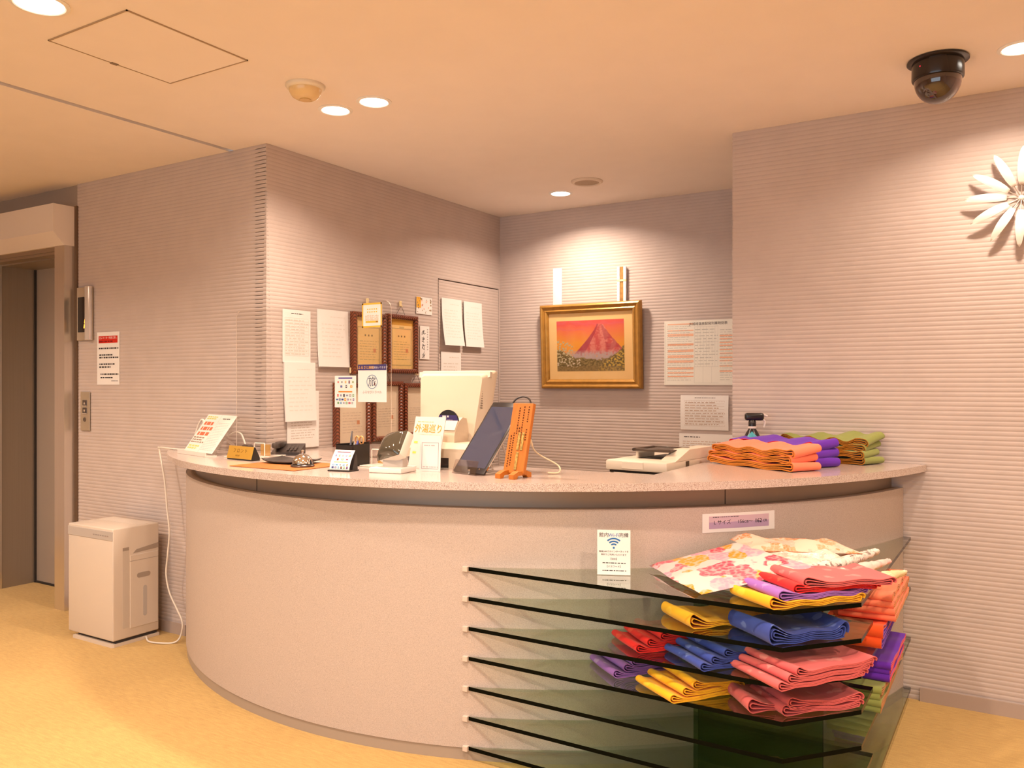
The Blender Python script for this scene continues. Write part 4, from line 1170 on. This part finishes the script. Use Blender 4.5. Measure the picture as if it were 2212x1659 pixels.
tag(m.build('charging_cable', M_WCORD, None, 60), 'looped white cable behind the flyer stand', 'cable')
m = MB(); m.tube(spline([(-3.31, 2.73, 1.085), (-3.27, 2.74, 1.105), (-3.235, 2.745, 1.10), (-3.215, 2.745, 1.075), (-3.20, 2.745, 1.045)]), [.0042]*40 + [.006], 8)
tag(m.build('charging_cable', M_WCORD, None, 60), 'short white cable arching into the dark plug beside the nameplate', 'cable')
t = thing('charger', 'small dark plug block behind the gold nameplate', 'charger', (-3.185, 2.745, TZ), R(-10))
m = MB(); m.rbox(-.028, .028, -.016, .016, 0, .045, .003, 1); m.build('housing', mat('charger_dark', (.06, .04, .035), .4), t)
m = MB(); m.rbox(-.020, .020, -.012, .012, .044, .050, .002, 1); m.build('socket_face', mat('charger_socket', (.12, .08, .07), .4), t)
# acrylic partition with feet
t = thing('acrylic_partition', 'large clear acrylic splash partition standing across the counter', 'partition', (-2.733, 2.700, TZ), 0)
def rounded(w_, h_, r, n=6):
    P_ = [(-w_/2, 0), (w_/2, 0)]
    for i in range(n + 1): a = PI/2*i/n; P_.append((w_/2 - r + r*math.cos(a), h_ - r + r*math.sin(a)))
    for i in range(n + 1): a = PI/2 + PI/2*i/n; P_.append((-w_/2 + r + r*math.cos(a), h_ - r + r*math.sin(a)))
    return P_
def yprism(mb, poly, y0, y1, mi=0, side=None):
    n = len(poly); v = [(x, y0, z) for x, z in poly] + [(x, y1, z) for x, z in poly]
    f = [list(range(n)), list(range(n, 2*n))[::-1]]; mm = [mi, mi]
    for i in range(n):
        j = (i+1) % n; f.append((i, n+i, n+j, j)); mm.append(mi if side is None else side)
    mb.add(v, f, mm)
M_ACE2 = glassy('acrylic_rim', (.80, .76, .72), .05)
m = MB(); yprism(m, rounded(.953, .690, .035), -.0015, .0015, 0, 1); m.build('clear_panel', [M_ACR, M_ACE], t)
M_AMB = mat('amber_film', (.62, .36, .10), .35)
for x in (-.285, .430):
    m = MB(); m.rbox(x - .035, x + .035, -.105, .105, 0, .005, .001, 1)
    m.tube([(x - .034, -.030, .005), (x - .034, -.030, .062), (x - .030, -.030, .066), (x + .030, -.030, .066), (x + .034, -.030, .062), (x + .034, -.030, .005)], .0026, 6)
    ft = m.build('foot', M_ACE, t)
    m = MB(); m.box(x - .030, x + .030, .004, .010, .006, .058); m.build('foot_film', M_AMB, ft)
m = MB(); m.rbox(-.44, -.36, -.105, .0, 0, .005, .001, 1); m.build('foot', M_ACE, t)
# posters on the partition
YP = 2.6975
def logo_rows(p, w_, h_, rows, bars, seed=1):
    rg = random.Random(seed)
    pal = [(.05, .07, .25), (.75, .25, .05), (.12, .10, .30), (.08, .30, .55), (.80, .35, .03), (.15, .35, .15), (.65, .05, .05), (.30, .30, .32), (.10, .10, .12)]
    for z, x0, x1, c in bars: p.rect(w_*x0, w_*x1, h_*(z - .02), h_*(z + .02), -.0005, c)
    for z, n, x0, x1 in rows:
        for i in range(n):
            x = w_*(x0 + (x1 - x0)*(i + .5)/n); s_ = w_*.042*rg.uniform(.7, 1.3); hz = w_*.045*rg.uniform(.5, 1.2)
            p.rect(x - s_, x + s_, h_*z - hz, h_*z + hz, -.0005, rg.choice(pal))
            p.rect(x - s_*.4, x + s_*.5, h_*z - hz*.3, h_*z + hz*.4, -.0007, rg.choice([(.75, .7, .68), rg.choice(pal)]))
def pay_marks(p, w_, h_):
    logo_rows(p, w_, h_, [(.80, 5, -.42, .45), (.66, 3, -.30, .40), (.38, 6, -.42, .45), (.25, 7, -.45, .45), (.14, 6, -.40, .40)], [(.925, -.32, .33, (.10, .08, .32)), (.495, -.32, .33, (.80, .26, .06))], 4)
sheet('payment_poster', 'white payment logo poster stuck on the clear partition, left one', 'poster', .123, .138, (-2.5115, YP, 1.238), 0, 0, pay_marks)
def travel_marks(p, w_, h_):
    p.rect(-w_*.5, w_*.5, h_*.845, h_, -.0004, (.055, .045, .16))
    p.text('ふるさと納税', -w_*.215, h_*.915, .0148, y=-.0006, col=(.90, .50, .05)); p.text('でお支払いできます', w_*.235, h_*.915, .0108, y=-.0006, col=(.85, .82, .80))
    n = 32; r = .030; cz_ = h_*.54
    for i in range(n):
        a0, a1 = 2*PI*i/n, 2*PI*(i+1)/n; r0 = r - .0028
        p.add([(r*math.cos(a0), -.0006, cz_ + r*math.sin(a0)), (r*math.cos(a1), -.0006, cz_ + r*math.sin(a1)), (r0*math.cos(a1), -.0006, cz_ + r0*math.sin(a1)), (r0*math.cos(a0), -.0006, cz_ + r0*math.sin(a0))], [(0, 1, 2, 3)], 0, (.10, .22, .36))
    p.text('旅', 0, cz_ - .002, .046, col=(.09, .13, .18)); p.rect(.012, .018, cz_ - .016, cz_ - .004, -.0008, (.10, .02, .02))
    p.text('ふるなびトラベル', 0, h_*.26, .0135, col=(.30, .22, .18))
sheet('travel_poster', 'white travel payment poster with circled character on the clear partition', 'poster', .158, .160, (-2.359, YP, 1.263), 0, 0, travel_marks, thick=.002)
def yc_marks(p, w_, h_):
    c = (.84, .48, .06)
    p.rect(-w_*.5, w_*.5, 0, h_*.07, -.0004, c); p.rect(-w_*.5, w_*.5, h_*.93, h_, -.0004, c); p.rect(-w_*.5, -w_*.44, 0, h_, -.0004, c); p.rect(w_*.44, w_*.5, 0, h_, -.0004, c)
    for k in range(5):
        for j in range(2): p.rect(-w_*.24 + w_*.11*k, -w_*.18 + w_*.11*k, h_*(.72 - .11*j), h_*(.77 - .11*j), -.0006, c)
    p.text('認証店', 0, h_*.38, .026, col=(.62, .45, .28)); p.rect(-w_*.32, w_*.32, h_*.19, h_*.27, -.0006, c); p.rect(w_*.20, w_*.30, h_*.20, h_*.26, -.0008, (.35, .18, .03))
sheet('certification_card', 'white card with orange border stuck high on the clear partition', 'poster', .110, .104, (-2.360, YP, 1.580), 0, 0, yc_marks)

# nameplate
t = thing('front_nameplate', 'gold front desk nameplate leaning on the counter', 'nameplate', (-2.985, 2.540, TZ), R(-6))
m = MB(); m.xprism([(-.012, 0), (.030, 0), (.030, .012), (.006, .060), (.001, .060), (-.014, .006)], -.092, .092); m.build('wedge', mat('plate_black', (.02, .015, .012), .4), t)
m = MB(); m.M = Matrix.Translation((0, -.0150, .006)) @ Matrix.Rotation(R(-15.5), 4, 'X'); m.rbox(-.092, .092, -.002, 0, 0, .057, .0006, 1); gp = m.build('gold_face', mat('gold_face', (.78, .46, .08), .28, metal=.55), t)
m = MB(); m.M = Matrix.Translation((0, -.0150, .006)) @ Matrix.Rotation(R(-15.5), 4, 'X'); m.text('フ ロ ン ト', 0, .035, .022, y=-.0026, col=(.16, .07, .01)); m.text('FRONT', -.012, .013, .010, y=-.0026, col=(.16, .07, .01)); m.build('lettering', PRINT, gp)
# telephone
t = thing('telephone', 'black desk telephone behind the gold nameplate', 'telephone', (-3.03, 2.86, TZ), R(35))
t.scale = (.78, .78, .85)
M_PH = mat('phone_black', (.035, .025, .022), .35)
m = MB(); m.xprism([(-.10, 0), (.10, 0), (.10, .055), (-.10, .018)], -.085, .085); m.build('base', M_PH, t)
m = MB(); m.rbox(-.082, -.030, -.10, .10, .040, .072, .010, 2); m.build('handset', M_PH, t, 40)
m = MB()
for i in range(3):
    for j in range(4): m.box(.0 + .022*i, .015 + .022*i, -.07 + .024*j, -.054 + .024*j, .030 + .0045*j, .034 + .0045*j)
m.build('keypad', mat('phone_keys', (.15, .12, .11), .5), t)
# leather mat, tray, bell
m = MB(); m.rbox(-2.80, -2.425, 2.318, 2.610, TZ, TZ + .003, .001, 1)
tag(m.build('leather_mat', mat('leather_tan', (.50, .155, .028), .5, noise=.12, nscale=90)), 'tan brown leather desk mat under the call bell', 'desk mat')
t = thing('cash_tray', 'black boat shaped cash tray on the tan leather mat', 'tray', (-2.672, 2.540, TZ + .0032), R(4))
def boat(mb, L, W, h, th):
    N = 16
    for s_ in (0, 1): pass
    v = []; f = []
    for lay in (0, 1):
        for i in range(N + 1):
            for j in range(7):
                u = -1 + 2*i/N; q = -1 + 2*j/6
                z = h*(abs(u)**3*.9 + abs(q)**3*.45) + (th if lay else 0)
                v.append((u*L/2*(1 - .10*abs(q)**2), q*W/2*(1 - .25*abs(u)**3), z))
    K = 7; Q = (N+1)*K
    for i in range(N):
        for j in range(K-1):
            a = i*K + j; f.append((a, a+1, a+K+1, a+K)); f.append((Q+a, Q+a+K, Q+a+K+1, Q+a+1))
    B = [j for j in range(K)] + [i*K + K-1 for i in range(1, N+1)] + [N*K + j for j in range(K-2, -1, -1)] + [i*K for i in range(N-1, 0, -1)]
    for k in range(len(B)): a, b = B[k], B[(k+1) % len(B)]; f.append((a, b, Q+b, Q+a))
    mb.add(v, f)
m = MB(); boat(m, .250, .165, .013, .004); m.build('tray_shell', mat('tray_black', (.022, .016, .014), .35), t, 60)
m = MB(); m.rbox(-.07, .07, -.045, .045, .0045, .0065, .001, 1); m.build('tray_lining', mat('tray_lining', (.05, .03, .024), .7), t)
t = thing('call_bell', 'chrome counter call bell on the leather mat', 'bell', (-2.510, 2.445, TZ + .0032), 0)
t.scale = (1.08, 1.08, 1.2)
M_CHR = mat('chrome', (.80, .76, .72), .07, metal=1.0)
m = MB(); m.lathe([(.044, 0), (.045, .003), (.042, .007), (.036, .009)], 32); m.build('base', mat('bell_base', (.10, .08, .07), .25, metal=.6), t, 40)
m = MB(); m.lathe([(.039, .010), (.038, .016), (.033, .028), (.024, .037), (.012, .042), (.004, .043)], 32); m.build('dome', M_CHR, t, 60)
m = MB(); m.lathe([(.0035, .042), (.0035, .050), (.006, .052), (.005, .056), (.001, .057)], 16); m.build('plunger', M_CHR, t, 60)
# little payment card stand
t = thing('payment_card_stand', 'little curved payment logo card in a black holder beside the pens', 'sign', (-2.272, 2.425, TZ), R(8))
m = MB(); m.rbox(-.050, .050, -.030, .040, 0, .005, .001, 1); m.xprism([(.0, .004), (.036, .004), (.030, .060), (.022, .068)], -.046, .046); m.build('holder', mat('holder_black', (.03, .022, .02), .4), t)
m = MB()
NN = 8; v = []; f = []
def cyv(s_): return -.022 + .040*s_**1.6, .006 + .074*s_
for i in range(NN+1):
    y, z = cyv(i/NN); v += [(-.046, y, z), (.046, y, z), (.046, y + .0015, z), (-.046, y + .0015, z)]
for i in range(NN):
    a = 4*i
    for k in range(4): l = (k+1) % 4; f.append((a+k, a+l, a+4+l, a+4+k))
f += [(3, 2, 1, 0), tuple(4*NN + k for k in range(4))]
m.add(v, f); cd = m.build('card', PAPER, t)
p = MB(); p.fn = lambda q: (q.x, cyv(max(0, min(1, q.z/.08)))[0] + q.y, cyv(max(0, min(1, q.z/.08)))[1])
logo_rows(p, .092, .08, [(.72, 5, -.42, .45), (.54, 3, -.30, .40), (.26, 5, -.42, .45), (.12, 6, -.42, .45)], [(.90, -.34, .33, (.22, .07, .12)), (.40, -.34, .36, (.80, .45, .12))], 9)
p.build('printing', PRINT, cd)
# pen organiser
t = thing('pen_organiser', 'black two pocket pen box on the counter', 'pen holder', (-2.390, 2.618, TZ), R(-4))
M_PEN = mat('organiser_black', (.018, .014, .012), .4)
m = MB()
for (x0, x1, y0, y1, h_) in ((-.055, .045, -.048, -.045, .085), (-.055, .045, .045, .048, .095), (-.055, -.052, -.048, .048, .09), (.042, .045, -.048, .048, .09), (-.008, -.005, -.045, .045, .085)): m.box(x0, x1, y0, y1, 0, h_)
m.box(-.055, .045, -.048, .048, 0, .004); m.build('box', M_PEN, t)
def stick(nm, lb, cat, p0, p1, r, mt):
    x, y = loc2((-2.390, 2.618), p0[0], p0[1], R(-4)); x1, y1 = loc2((-2.390, 2.618), p1[0], p1[1], R(-4))
    m = MB(); m.tube([(x, y, TZ + p0[2]), ((x*.2 + x1*.8), (y*.2 + y1*.8), TZ + p0[2]*.2 + p1[2]*.8), (x1, y1, TZ + p1[2])], [r, r, r*.5], 8)
    return tag(m.build(nm, mt, None, 50), lb, cat)
stick('pen', 'tall silver and black pen in the pen box', 'pen', (-.030, 0, .006), (-.022, .012, .142), .0045, mat('pen_grey', (.20, .19, .20), .3, metal=.4))
stick('pen', 'blue pen lying low in the pen box', 'pen', (.004, -.010, .006), (.022, .004, .104), .0055, mat('pen_blue', (.10, .12, .45), .4))
stick('pen', 'short white capped pen in the pen box', 'pen', (-.018, .02, .006), (-.010, .016, .108), .005, mat('pen_white', (.7, .68, .66), .4))
t = thing('scissors', 'orange handled scissors standing in the pen box', 'scissors', (-2.372, 2.632, TZ + .006), 0)
M_SCI = mat('scissors_handle', (.62, .30, .10), .4)
for s_ in (-1, 1):
    m = MB(); P_ = [(s_*.012 + .011*math.cos(2*PI*k/16), .0, .098 + .017*math.sin(2*PI*k/16)) for k in range(17)]; m.tube(P_, .0035, 6); m.build('handle', M_SCI, t, 60)
m = MB(); m.tube([(-.008, 0, .0), (.006, 0, .085)], .004, 6); m.tube([(.008, .004, .0), (-.006, .004, .085)], .004, 6); m.build('blades', mat('scissor_steel', (.5, .48, .46), .25, metal=.9), t)
# hooded card reader
t = thing('card_reader', 'beige counter display reader with dark glossy visor on a white base', 'card reader', (-2.085, 2.505, TZ), R(10))
M_BEI = mat('device_beige', (.74, .64, .54), .4)
m = MB(); m.rbox(-.070, .070, -.062, .062, 0, .020, .003, 2); m.build('base', mat('device_white', (.78, .74, .69), .4), t, 40)
m = MB(); m.rbox(-.038, .052, -.016, .026, .018, .062, .006, 2); m.build('neck', mat('device_grey', (.52, .46, .40), .4), t, 40)
HM = Matrix.Translation((.004, .002, .095)) @ Matrix.Rotation(R(-38), 4, 'X') @ Matrix.Rotation(R(-24), 4, 'Z')
m = MB(); m.M = HM; m.rbox(-.066, .064, -.006, .030, -.050, .060, .008, 2); m.build('housing', M_BEI, t, 40)
m = MB(); m.M = HM; N = 10
v = []; f = []
for lay in (0, 1):
    for i in range(N+1):
        for j in range(N+1):
            u = -1 + 2*i/N; q = -1 + 2*j/N
            sx = math.copysign(abs(u)**.8, u); sz = math.copysign(abs(q)**.8, q)
            y = -.006 - (.034*(1 - u*u)**.6*(1 - q*q)**.35 if lay else 0)
            v.append((-.006 + .066*sx, y, .004 + .056*sz))
Q = (N+1)**2
for i in range(N):
    for j in range(N):
        a = i*(N+1) + j; f.append((Q+a, Q+a+N+1, Q+a+N+2, Q+a+1)); f.append((a, a+1, a+N+2, a+N+1))
B = [j for j in range(N+1)] + [i*(N+1)+N for i in range(1, N+1)] + [N*(N+1)+j for j in range(N-1, -1, -1)] + [i*(N+1) for i in range(N-1, 0, -1)]
for k in range(len(B)): a, b = B[k], B[(k+1) % len(B)]; f.append((a, b, Q+b, Q+a))
m.add(v, f); m.build('visor', mat('visor_smoke', (.10, .085, .06), .06, spec=.8, metal=.35), t, 60)
m = MB(); m.tube(spline([(-.03, .05, .03), (-.075, .08, .05), (-.09, .06, .08), (-.05, .02, .10)]), .0018, 6); m.build('cable', M_PH, t)
# bath tour sign + small card
def gai_marks(p, w_, h_):
    g1 = (.70, .36, .02)
    dashes(p, -w_*.40, w_*.30, h_*.885, h_*.915, 1, (.70, .55, .25), seed=2)
    p.text('外湯巡り', 0, h_*.76, .0385, col=g1); p.text('外湯巡り', .0008, h_*.76, .0385, col=g1, y=-.0007)
    p.rect(-w_*.42, w_*.42, h_*.655, h_*.660, -.0005, (.80, .66, .40))
    for z in (.50, .30): p.rect(-w_*.42, -w_*.30, h_*(z - .02), h_*(z + .02), -.0005, (.80, .66, .12))
    dashes(p, w_*.36, w_*.46, h_*.34, h_*.60, 7, INK, seed=6, fill=.8)
sheet('bath_tour_sign', 'white leaning sign with golden bath tour lettering', 'sign', .166, .212, (-2.055, 2.652, TZ), R(-6), R(13), gai_marks, mat('sign_card', (.68, .66, .63), .6), thick=.003)
def card_marks(p, w_, h_):
    c = (.22, .18, .20); a, b, d, e = -w_*.40, w_*.40, h_*.07, h_*.80
    for (x0, x1, z0_, z1_) in ((a, b, d, d + .0012), (a, b, e - .0012, e), (a, a + .0012, d, e), (b - .0012, b, d, e)): p.rect(x0, x1, z0_, z1_, -.0005, c)
    dashes(p, -w_*.30, w_*.38, h_*.69, h_*.75, 1, (.5, .42, .42), seed=2); dashes(p, -w_*.34, w_*.42, h_*.10, h_*.15, 1, (.5, .42, .42), seed=3)
sheet('code_card', 'small framed white card standing before the bath tour sign', 'sign', .088, .140, (-1.968, 2.585, TZ), R(14), R(4), card_marks, mat('card_white', (.80, .77, .75), .5), thick=.002)
# terminal seen from behind
t = thing('sales_terminal', 'cream reception terminal seen from behind on its pedestal', 'terminal', (-2.045, 2.83, TZ), R(6))
M_CRM = mat('terminal_cream', (.66, .55, .42), .4)
m = MB(); TM = Matrix.Translation((-.055, .085, .02)) @ Matrix.Rotation(R(-9), 4, 'X'); m.M = TM
N = 10; prof = []
def taper(P_, k): return [(x * (1 - k * (1 - z / .385)), z) for x, z in P_]
front = taper(rounded(.318, .330, .02), .22); n = len(front)
rim = taper(rounded(.372, .385, .012), .20)
v = [(x, -.040, z + .022) for x, z in front] + [(x, -.010, z + .008) for x, z in taper(rounded(.345, .362, .016), .21)] + [(x, .018, z) for x, z in rim] + [(x, .034, z) for x, z in rim]
f = [list(range(n))]
for k in range(3):
    for i in range(n): j = (i+1) % n; f.append((k*n+i, (k+1)*n+i, (k+1)*n+j, k*n+j))
f.append(list(range(3*n, 4*n))[::-1]); m.add(v, f); sc_ = m.build('screen_housing', M_CRM, t, 28)
m = MB(); m.M = TM; yprism(m, [(-.176, .352), (-.140, .340), (0, .332), (.140, .340), (.176, .352), (.176, .374), (-.176, .374)], -.0165, .004); m.build('top_brow', mat('terminal_pale', (.72, .63, .52), .4), sc_)
m = MB(); m.M = TM
for x in (-.155, .147): m.box(x, x + .008, -.018, -.012, .356, .362)
for k in range(9): m.box(.140, .153, -.031, -.020, .215 + .010*k, .219 + .010*k)
m.build('vents', mat('vent_dark', (.25, .18, .12), .6), sc_)
m = MB(); m.M = TM; m.box(-.14, .14, .034, .036, .02, .365); m.build('screen', mat('black_screen', (.012, .008, .007), .12), sc_)
m = MB(); m.xprism([(-.062, .098), (.055, .098), (.060, .150), (.045, .195), (.010, .200), (-.018, .186), (-.034, .168), (-.050, .150), (-.060, .128)], -.052, .052); m.build('pedestal', M_CRM, t, 25)
m = MB(); m.xprism([(-.056, .150), (-.036, .147), (-.016, .182), (-.028, .188)], -.050, .050); m.build('pedestal_step', mat('terminal_pale', (.72, .63, .52), .4), t)
BM = Matrix.Translation((0, -.022, .182))
m = MB(); m.M = BM; yprism(m, [(.050*math.cos(a), .050*math.sin(a)) for a in [PI*i/20 for i in range(21)]], 0, .006); bd = m.build('round_badge', mat('badge_black', (.012, .01, .012), .4), t)
P2 = [(.048*math.cos(R(36*i/6)), .048*math.sin(R(36*i/6))) for i in range(7)] + [(-.048*math.cos(R(36 - 36*i/6)), .048*math.sin(R(36 - 36*i/6))) for i in range(7)]
m = MB(); m.M = BM; yprism(m, P2, -.0012, 0); m.build('badge_panel', mat('badge_violet', (.045, .03, .16), .4), bd)
m = MB(); m.M = BM; dashes(m, -.026, .006, .018, .027, 1, (.75, .70, .72), y=-.0018, seed=1, fill=1.0); dashes(m, -.034, .040, .006, .011, 1, (.45, .40, .50), y=-.0018, seed=2); m.build('badge_print', PRINT, bd)
m = MB(); m.xprism([(-.118, .042), (-.118, .078), (-.100, .100), (.10, .100), (.10, .042)], -.165, .165); m.build('base', M_CRM, t, 25)
m = MB(); m.rbox(-.152, .152, -.092, .10, .008, .044, .003, 1); m.build('base_underside', mat('base_grey', (.11, .09, .09), .5), t)
for x in (-.125, .060):
    m = MB(); m.xprism([(-.122, .0), (-.088, .0), (-.060, .060), (-.119, .066)], x, x + .062); m.build('foot', M_CRM, t)
# tablet on acrylic stand
TB = (-1.785, 2.607); tr_ = R(-17)
t = thing('tablet_stand', 'clear acrylic easel holding the tablet on the counter', 'stand', (TB[0], TB[1], TZ), tr_)
m = MB(); m.M = Matrix.Rotation(R(-38), 4, 'X'); m.box(-.060, .060, -.0100, -.0070, .02, .19); m.build('back_plate', M_ACR, t)
m = MB(); m.rbox(-.070, .070, -.042, .012, 0, .004, .001, 1); m.M = Matrix.Translation((0, -.040, 0)) @ Matrix.Rotation(R(-20), 4, 'X'); m.rbox(-.070, .070, -.003, 0, 0, .055, .001, 1); m.build('front_lip', glassy('acrylic_lip', (.84, .80, .80), .05, 1.7), t)
m = MB(); m.tube([(.055, .10, .12), (.055, .15, .002), (.055, .02, .002)], .004, 6); m.tube([(-.055, .10, .12), (-.055, .15, .002), (-.055, .02, .002)], .004, 6); m.build('rear_legs', M_ACE, t)
t = thing('tablet', 'black tablet computer leaning on a clear easel', 'tablet', (TB[0], TB[1], TZ), tr_)
LM = Matrix.Translation((0, -.020, .006)) @ Matrix.Rotation(R(-38), 4, 'X')
m = MB(); m.M = LM; m.rbox(-.094, .094, 0, .009, 0, .332, .004, 2); m.build('body', mat('tablet_black', (.018, .014, .014), .3), t, 40)
m = MB(); m.M = LM; m.box(-.083, .083, -.0006, .0005, .024, .308); m.build('screen', mat('tablet_screen', (.045, .055, .10), .05, spec=.9, coat=.6), t)
m = MB(); m.M = LM; m.box(-.0948, -.093, .001, .008, .25, .315); m.build('side_key', M_CHR, t)
m = MB(); m.M = LM; m.box(.0935, .0948, .002, .007, .02, .32); m.build('metal_edge', M_CHR, t)
m = MB(); m.M = LM; m.rbox(-.006, .006, -.0012, .0, .006, .014, .0005, 1); m.rbox(.052, .058, -.0012, .0, .016, .022, .0005, 1); m.build('button', M_CHR, t)
def tabp(x, y, z):
    q = Matrix.Translation((TB[0], TB[1], TZ)) @ Matrix.Rotation(tr_, 4, 'Z') @ LM @ Vector((x, y, z)); return tuple(q)
m = MB(); m.tube(spline([tabp(.020, .006, .330), tabp(.030, .004, .352), tabp(.055, .010, .368), tabp(.085, .02, .362), tabp(.108, .035, .325), tabp(.128, .05, .275), tabp(.140, .075, .215)]), [.0036]*56 + [.0036]*5, 8)
tag(m.build('tablet_cable', M_PH, None, 60), 'black cable looping over the tablet top', 'cable')
a_ = tabp(.140, .075, .215)
m = MB(); m.tube(spline([a_, (a_[0] + .015, a_[1] + .02, a_[2] - .05), (-1.52, 2.80, 1.03), (-1.50, 2.77, 1.006), (-1.53, 2.74, 1.006)]), [.005]*6 + [.003]*35, 8)
tag(m.build('tablet_cable', mat('cream_cord', (.76, .64, .44), .5), None, 60), 'thin cream cable trailing behind the wooden sign', 'cable')
# wooden sign
t = thing('wooden_sign', 'orange wooden plaque with vertical black writing on little feet', 'sign', (-1.583, 2.572, TZ), R(-4))
M_WOD = mat('sign_wood', (.54, .165, .018), .45, noise=.14, nscale=5, stretch=(18, 18, 1))
WM = Matrix.Translation((0, .002, .016)) @ Matrix.Rotation(R(-15), 4, 'X')
m = MB(); m.M = WM; m.rbox(-.045, .045, 0, .018, 0, .262, .0015, 1); wb = m.build('plaque', M_WOD, t)
for s_ in (-.030, .030):
    m = MB(); m.xprism([(-.050, 0), (-.030, 0), (-.022, .010), (.030, .010), (.040, 0), (.062, 0), (.062, .016), (.034, .026), (-.020, .026), (-.050, .016)], s_ - .011, s_ + .011); m.build('foot', M_WOD, t)
m = MB(); m.M = WM; rg = random.Random(12)
for cx_, z0_, z1_ in ((.030, .190, .250), (.010, .120, .250), (-.010, .15, .245), (-.020, .03, .15), (.0, .115, .17), (-.031, .02, .14), (.032, .125, .165)):
    z_ = z1_
    while z_ > z0_:
        l = rg.uniform(.004, .008); m.rect(cx_ - .0028, cx_ + .0028, z_ - l, z_, -.0004, (.10, .03, .008)); z_ -= l + .0035
m.build('lettering', PRINT, wb)
for x, z0_, z1_ in ((.006, .085, .150), (.022, .085, .150), (.008, .012, .078)):
    m = MB(); m.M = WM; m.rbox(x - .0055, x + .0055, -.004, .0005, z0_, z1_, .001, 1); m.build('brass_strip', mat('strip_brass', (.66, .46, .14), .35, metal=.5, noise=.5, nscale=120), wb)

# spray bottle at the back corner of the countertop
t = thing('spray_bottle', 'black trigger spray bottle with teal label behind the folded sashes', 'spray bottle', (-1.058, 3.80, TZ), R(25))
t.scale = (1.12, 1.12, 1.12)
M_SPR = mat('spray_black', (.018, .014, .014), .25)
m = MB(); m.lathe([(.038, 0), (.041, .006), (.041, .062), (.037, .078), (.025, .104), (.016, .119), (.014, .125)], 28); m.build('bottle', M_SPR, t, 40)
m = MB(); m.lathe([(.0165, .123), (.0165, .132)], 24); m.build('collar', mat('spray_collar', (.72, .64, .56), .4), t, 40)
m = MB(); m.lathe([(.0155, .132), (.0150, .150), (.011, .158)], 24); m.rbox(-.030, .046, -.013, .013, .155, .186, .010, 3); m.build('trigger_head', M_SPR, t, 40)
m = MB(); m.tube([(.044, 0, .178), (.060, 0, .172)], [.006, .004], 8); m.tube(spline([(.040, 0, .160), (.050, 0, .150), (.046, 0, .128)]), .004, 8); m.build('trigger', mat('spray_clear', (.70, .62, .55), .25), t, 40)
def srad(z):
    pr = [(.0, .041), (.062, .041), (.078, .037), (.104, .025), (.119, .016)]
    for (z0_, r0), (z1_, r1) in zip(pr, pr[1:]):
        if z <= z1_: return r0 + (r1 - r0)*(z - z0_)/(z1_ - z0_)
    return .016
def lb(a, z, e=.0010): r = srad(z) + e; return (r*math.sin(a), -r*math.cos(a), z)
m = MB(); m.M = Matrix.Rotation(R(-12), 4, 'Z'); NL = 8
for i in range(NL):
    a0, a1 = R(-44 + 88*i/NL), R(-44 + 88*(i+1)/NL)
    for k in range(6):
        def zz(a, k): return .050 + (.112 - .022*abs(a)/R(44) - .050)*k/6
        m.add([lb(a0, zz(a0, k)), lb(a1, zz(a1, k)), lb(a1, zz(a1, k+1)), lb(a0, zz(a0, k+1))], [(0, 1, 2, 3)])
ll = m.build('label', mat('teal_label', (.05, .36, .40), .4), t)
m = MB(); m.M = Matrix.Rotation(R(-12), 4, 'Z')
for z_, h_, w_ in ((.066, .008, 22), (.080, .008, 26)):
    for i in range(NL):
        a0, a1 = R(-w_ + 2*w_*i/NL), R(-w_ + 2*w_*(i+1)/NL)
        if i % 3 != 2: m.add([lb(a0, z_, .0016), lb(a1, z_, .0016), lb(a1, z_ + h_, .0016), lb(a0, z_ + h_, .0016)], [(0, 1, 2, 3)], 0, (.60, .70, .70))
m.build('label_print', PRINT, ll)

# copier on the staff desk
t = thing('copier', 'cream desktop copier with black paper tray behind the counter', 'copier', (-1.375, 3.46, .7005), R(-5))
M_COP = mat('copier_cream', (.70, .60, .48), .45)
m = MB(); m.rbox(-.120, .155, -.225, .225, 0, .268, .008, 2); m.build('lower_body', M_COP, t, 40)
m = MB(); m.box(-.112, -.098, -.2275, -.222, .170, .266); m.build('hinge_mark', mat('copier_dark', (.10, .07, .045), .5), t)
m = MB(); m.rbox(-.130, .157, -.238, .228, .276, .318, .008, 2); ub = m.build('scanner_unit', M_COP, t, 40)
m = MB(); m.box(-.118, .152, -.222, .22, .266, .278); m.build('seam', M_DARK, t)
m = MB(); m.rbox(-.05, .05, -.2405, -.236, .284, .314, .001, 1); m.build('front_catch', mat('copier_pale', (.74, .64, .52), .4), ub)
m = MB(); m.xprism([(-.16, .316), (.22, .316), (.22, .360), (-.02, .360)], .085, .157); m.build('feeder_ramp', M_COP, ub)
m = MB(); m.box(-.045, .085, -.10, .16, .3178, .3195); m.build('output_well', mat('copier_black', (.02, .014, .010), .5), ub)
m = MB(); m.rbox(-.070, .115, -.115, -.095, .350, .362, .003, 1); m.rbox(-.070, .115, .06, .08, .350, .362, .003, 1); m.rbox(-.070, -.050, -.115, .08, .350, .362, .003, 1); m.rbox(-.035, .105, -.10, .07, .351, .357, .001, 1)
m.build('document_tray', mat('tray_brown', (.07, .045, .03), .4), t, 40)
m = MB(); m.rbox(-.060, -.048, -.10, .06, .316, .352, .004, 1); m.build('tray_post', mat('copier_pale', (.74, .64, .52), .4), t)
m = MB(); m.box(.1575, .1595, -.06, -.03, .282, .312); m.build('side_catch', mat('copier_dark', (.10, .07, .045), .5), t)
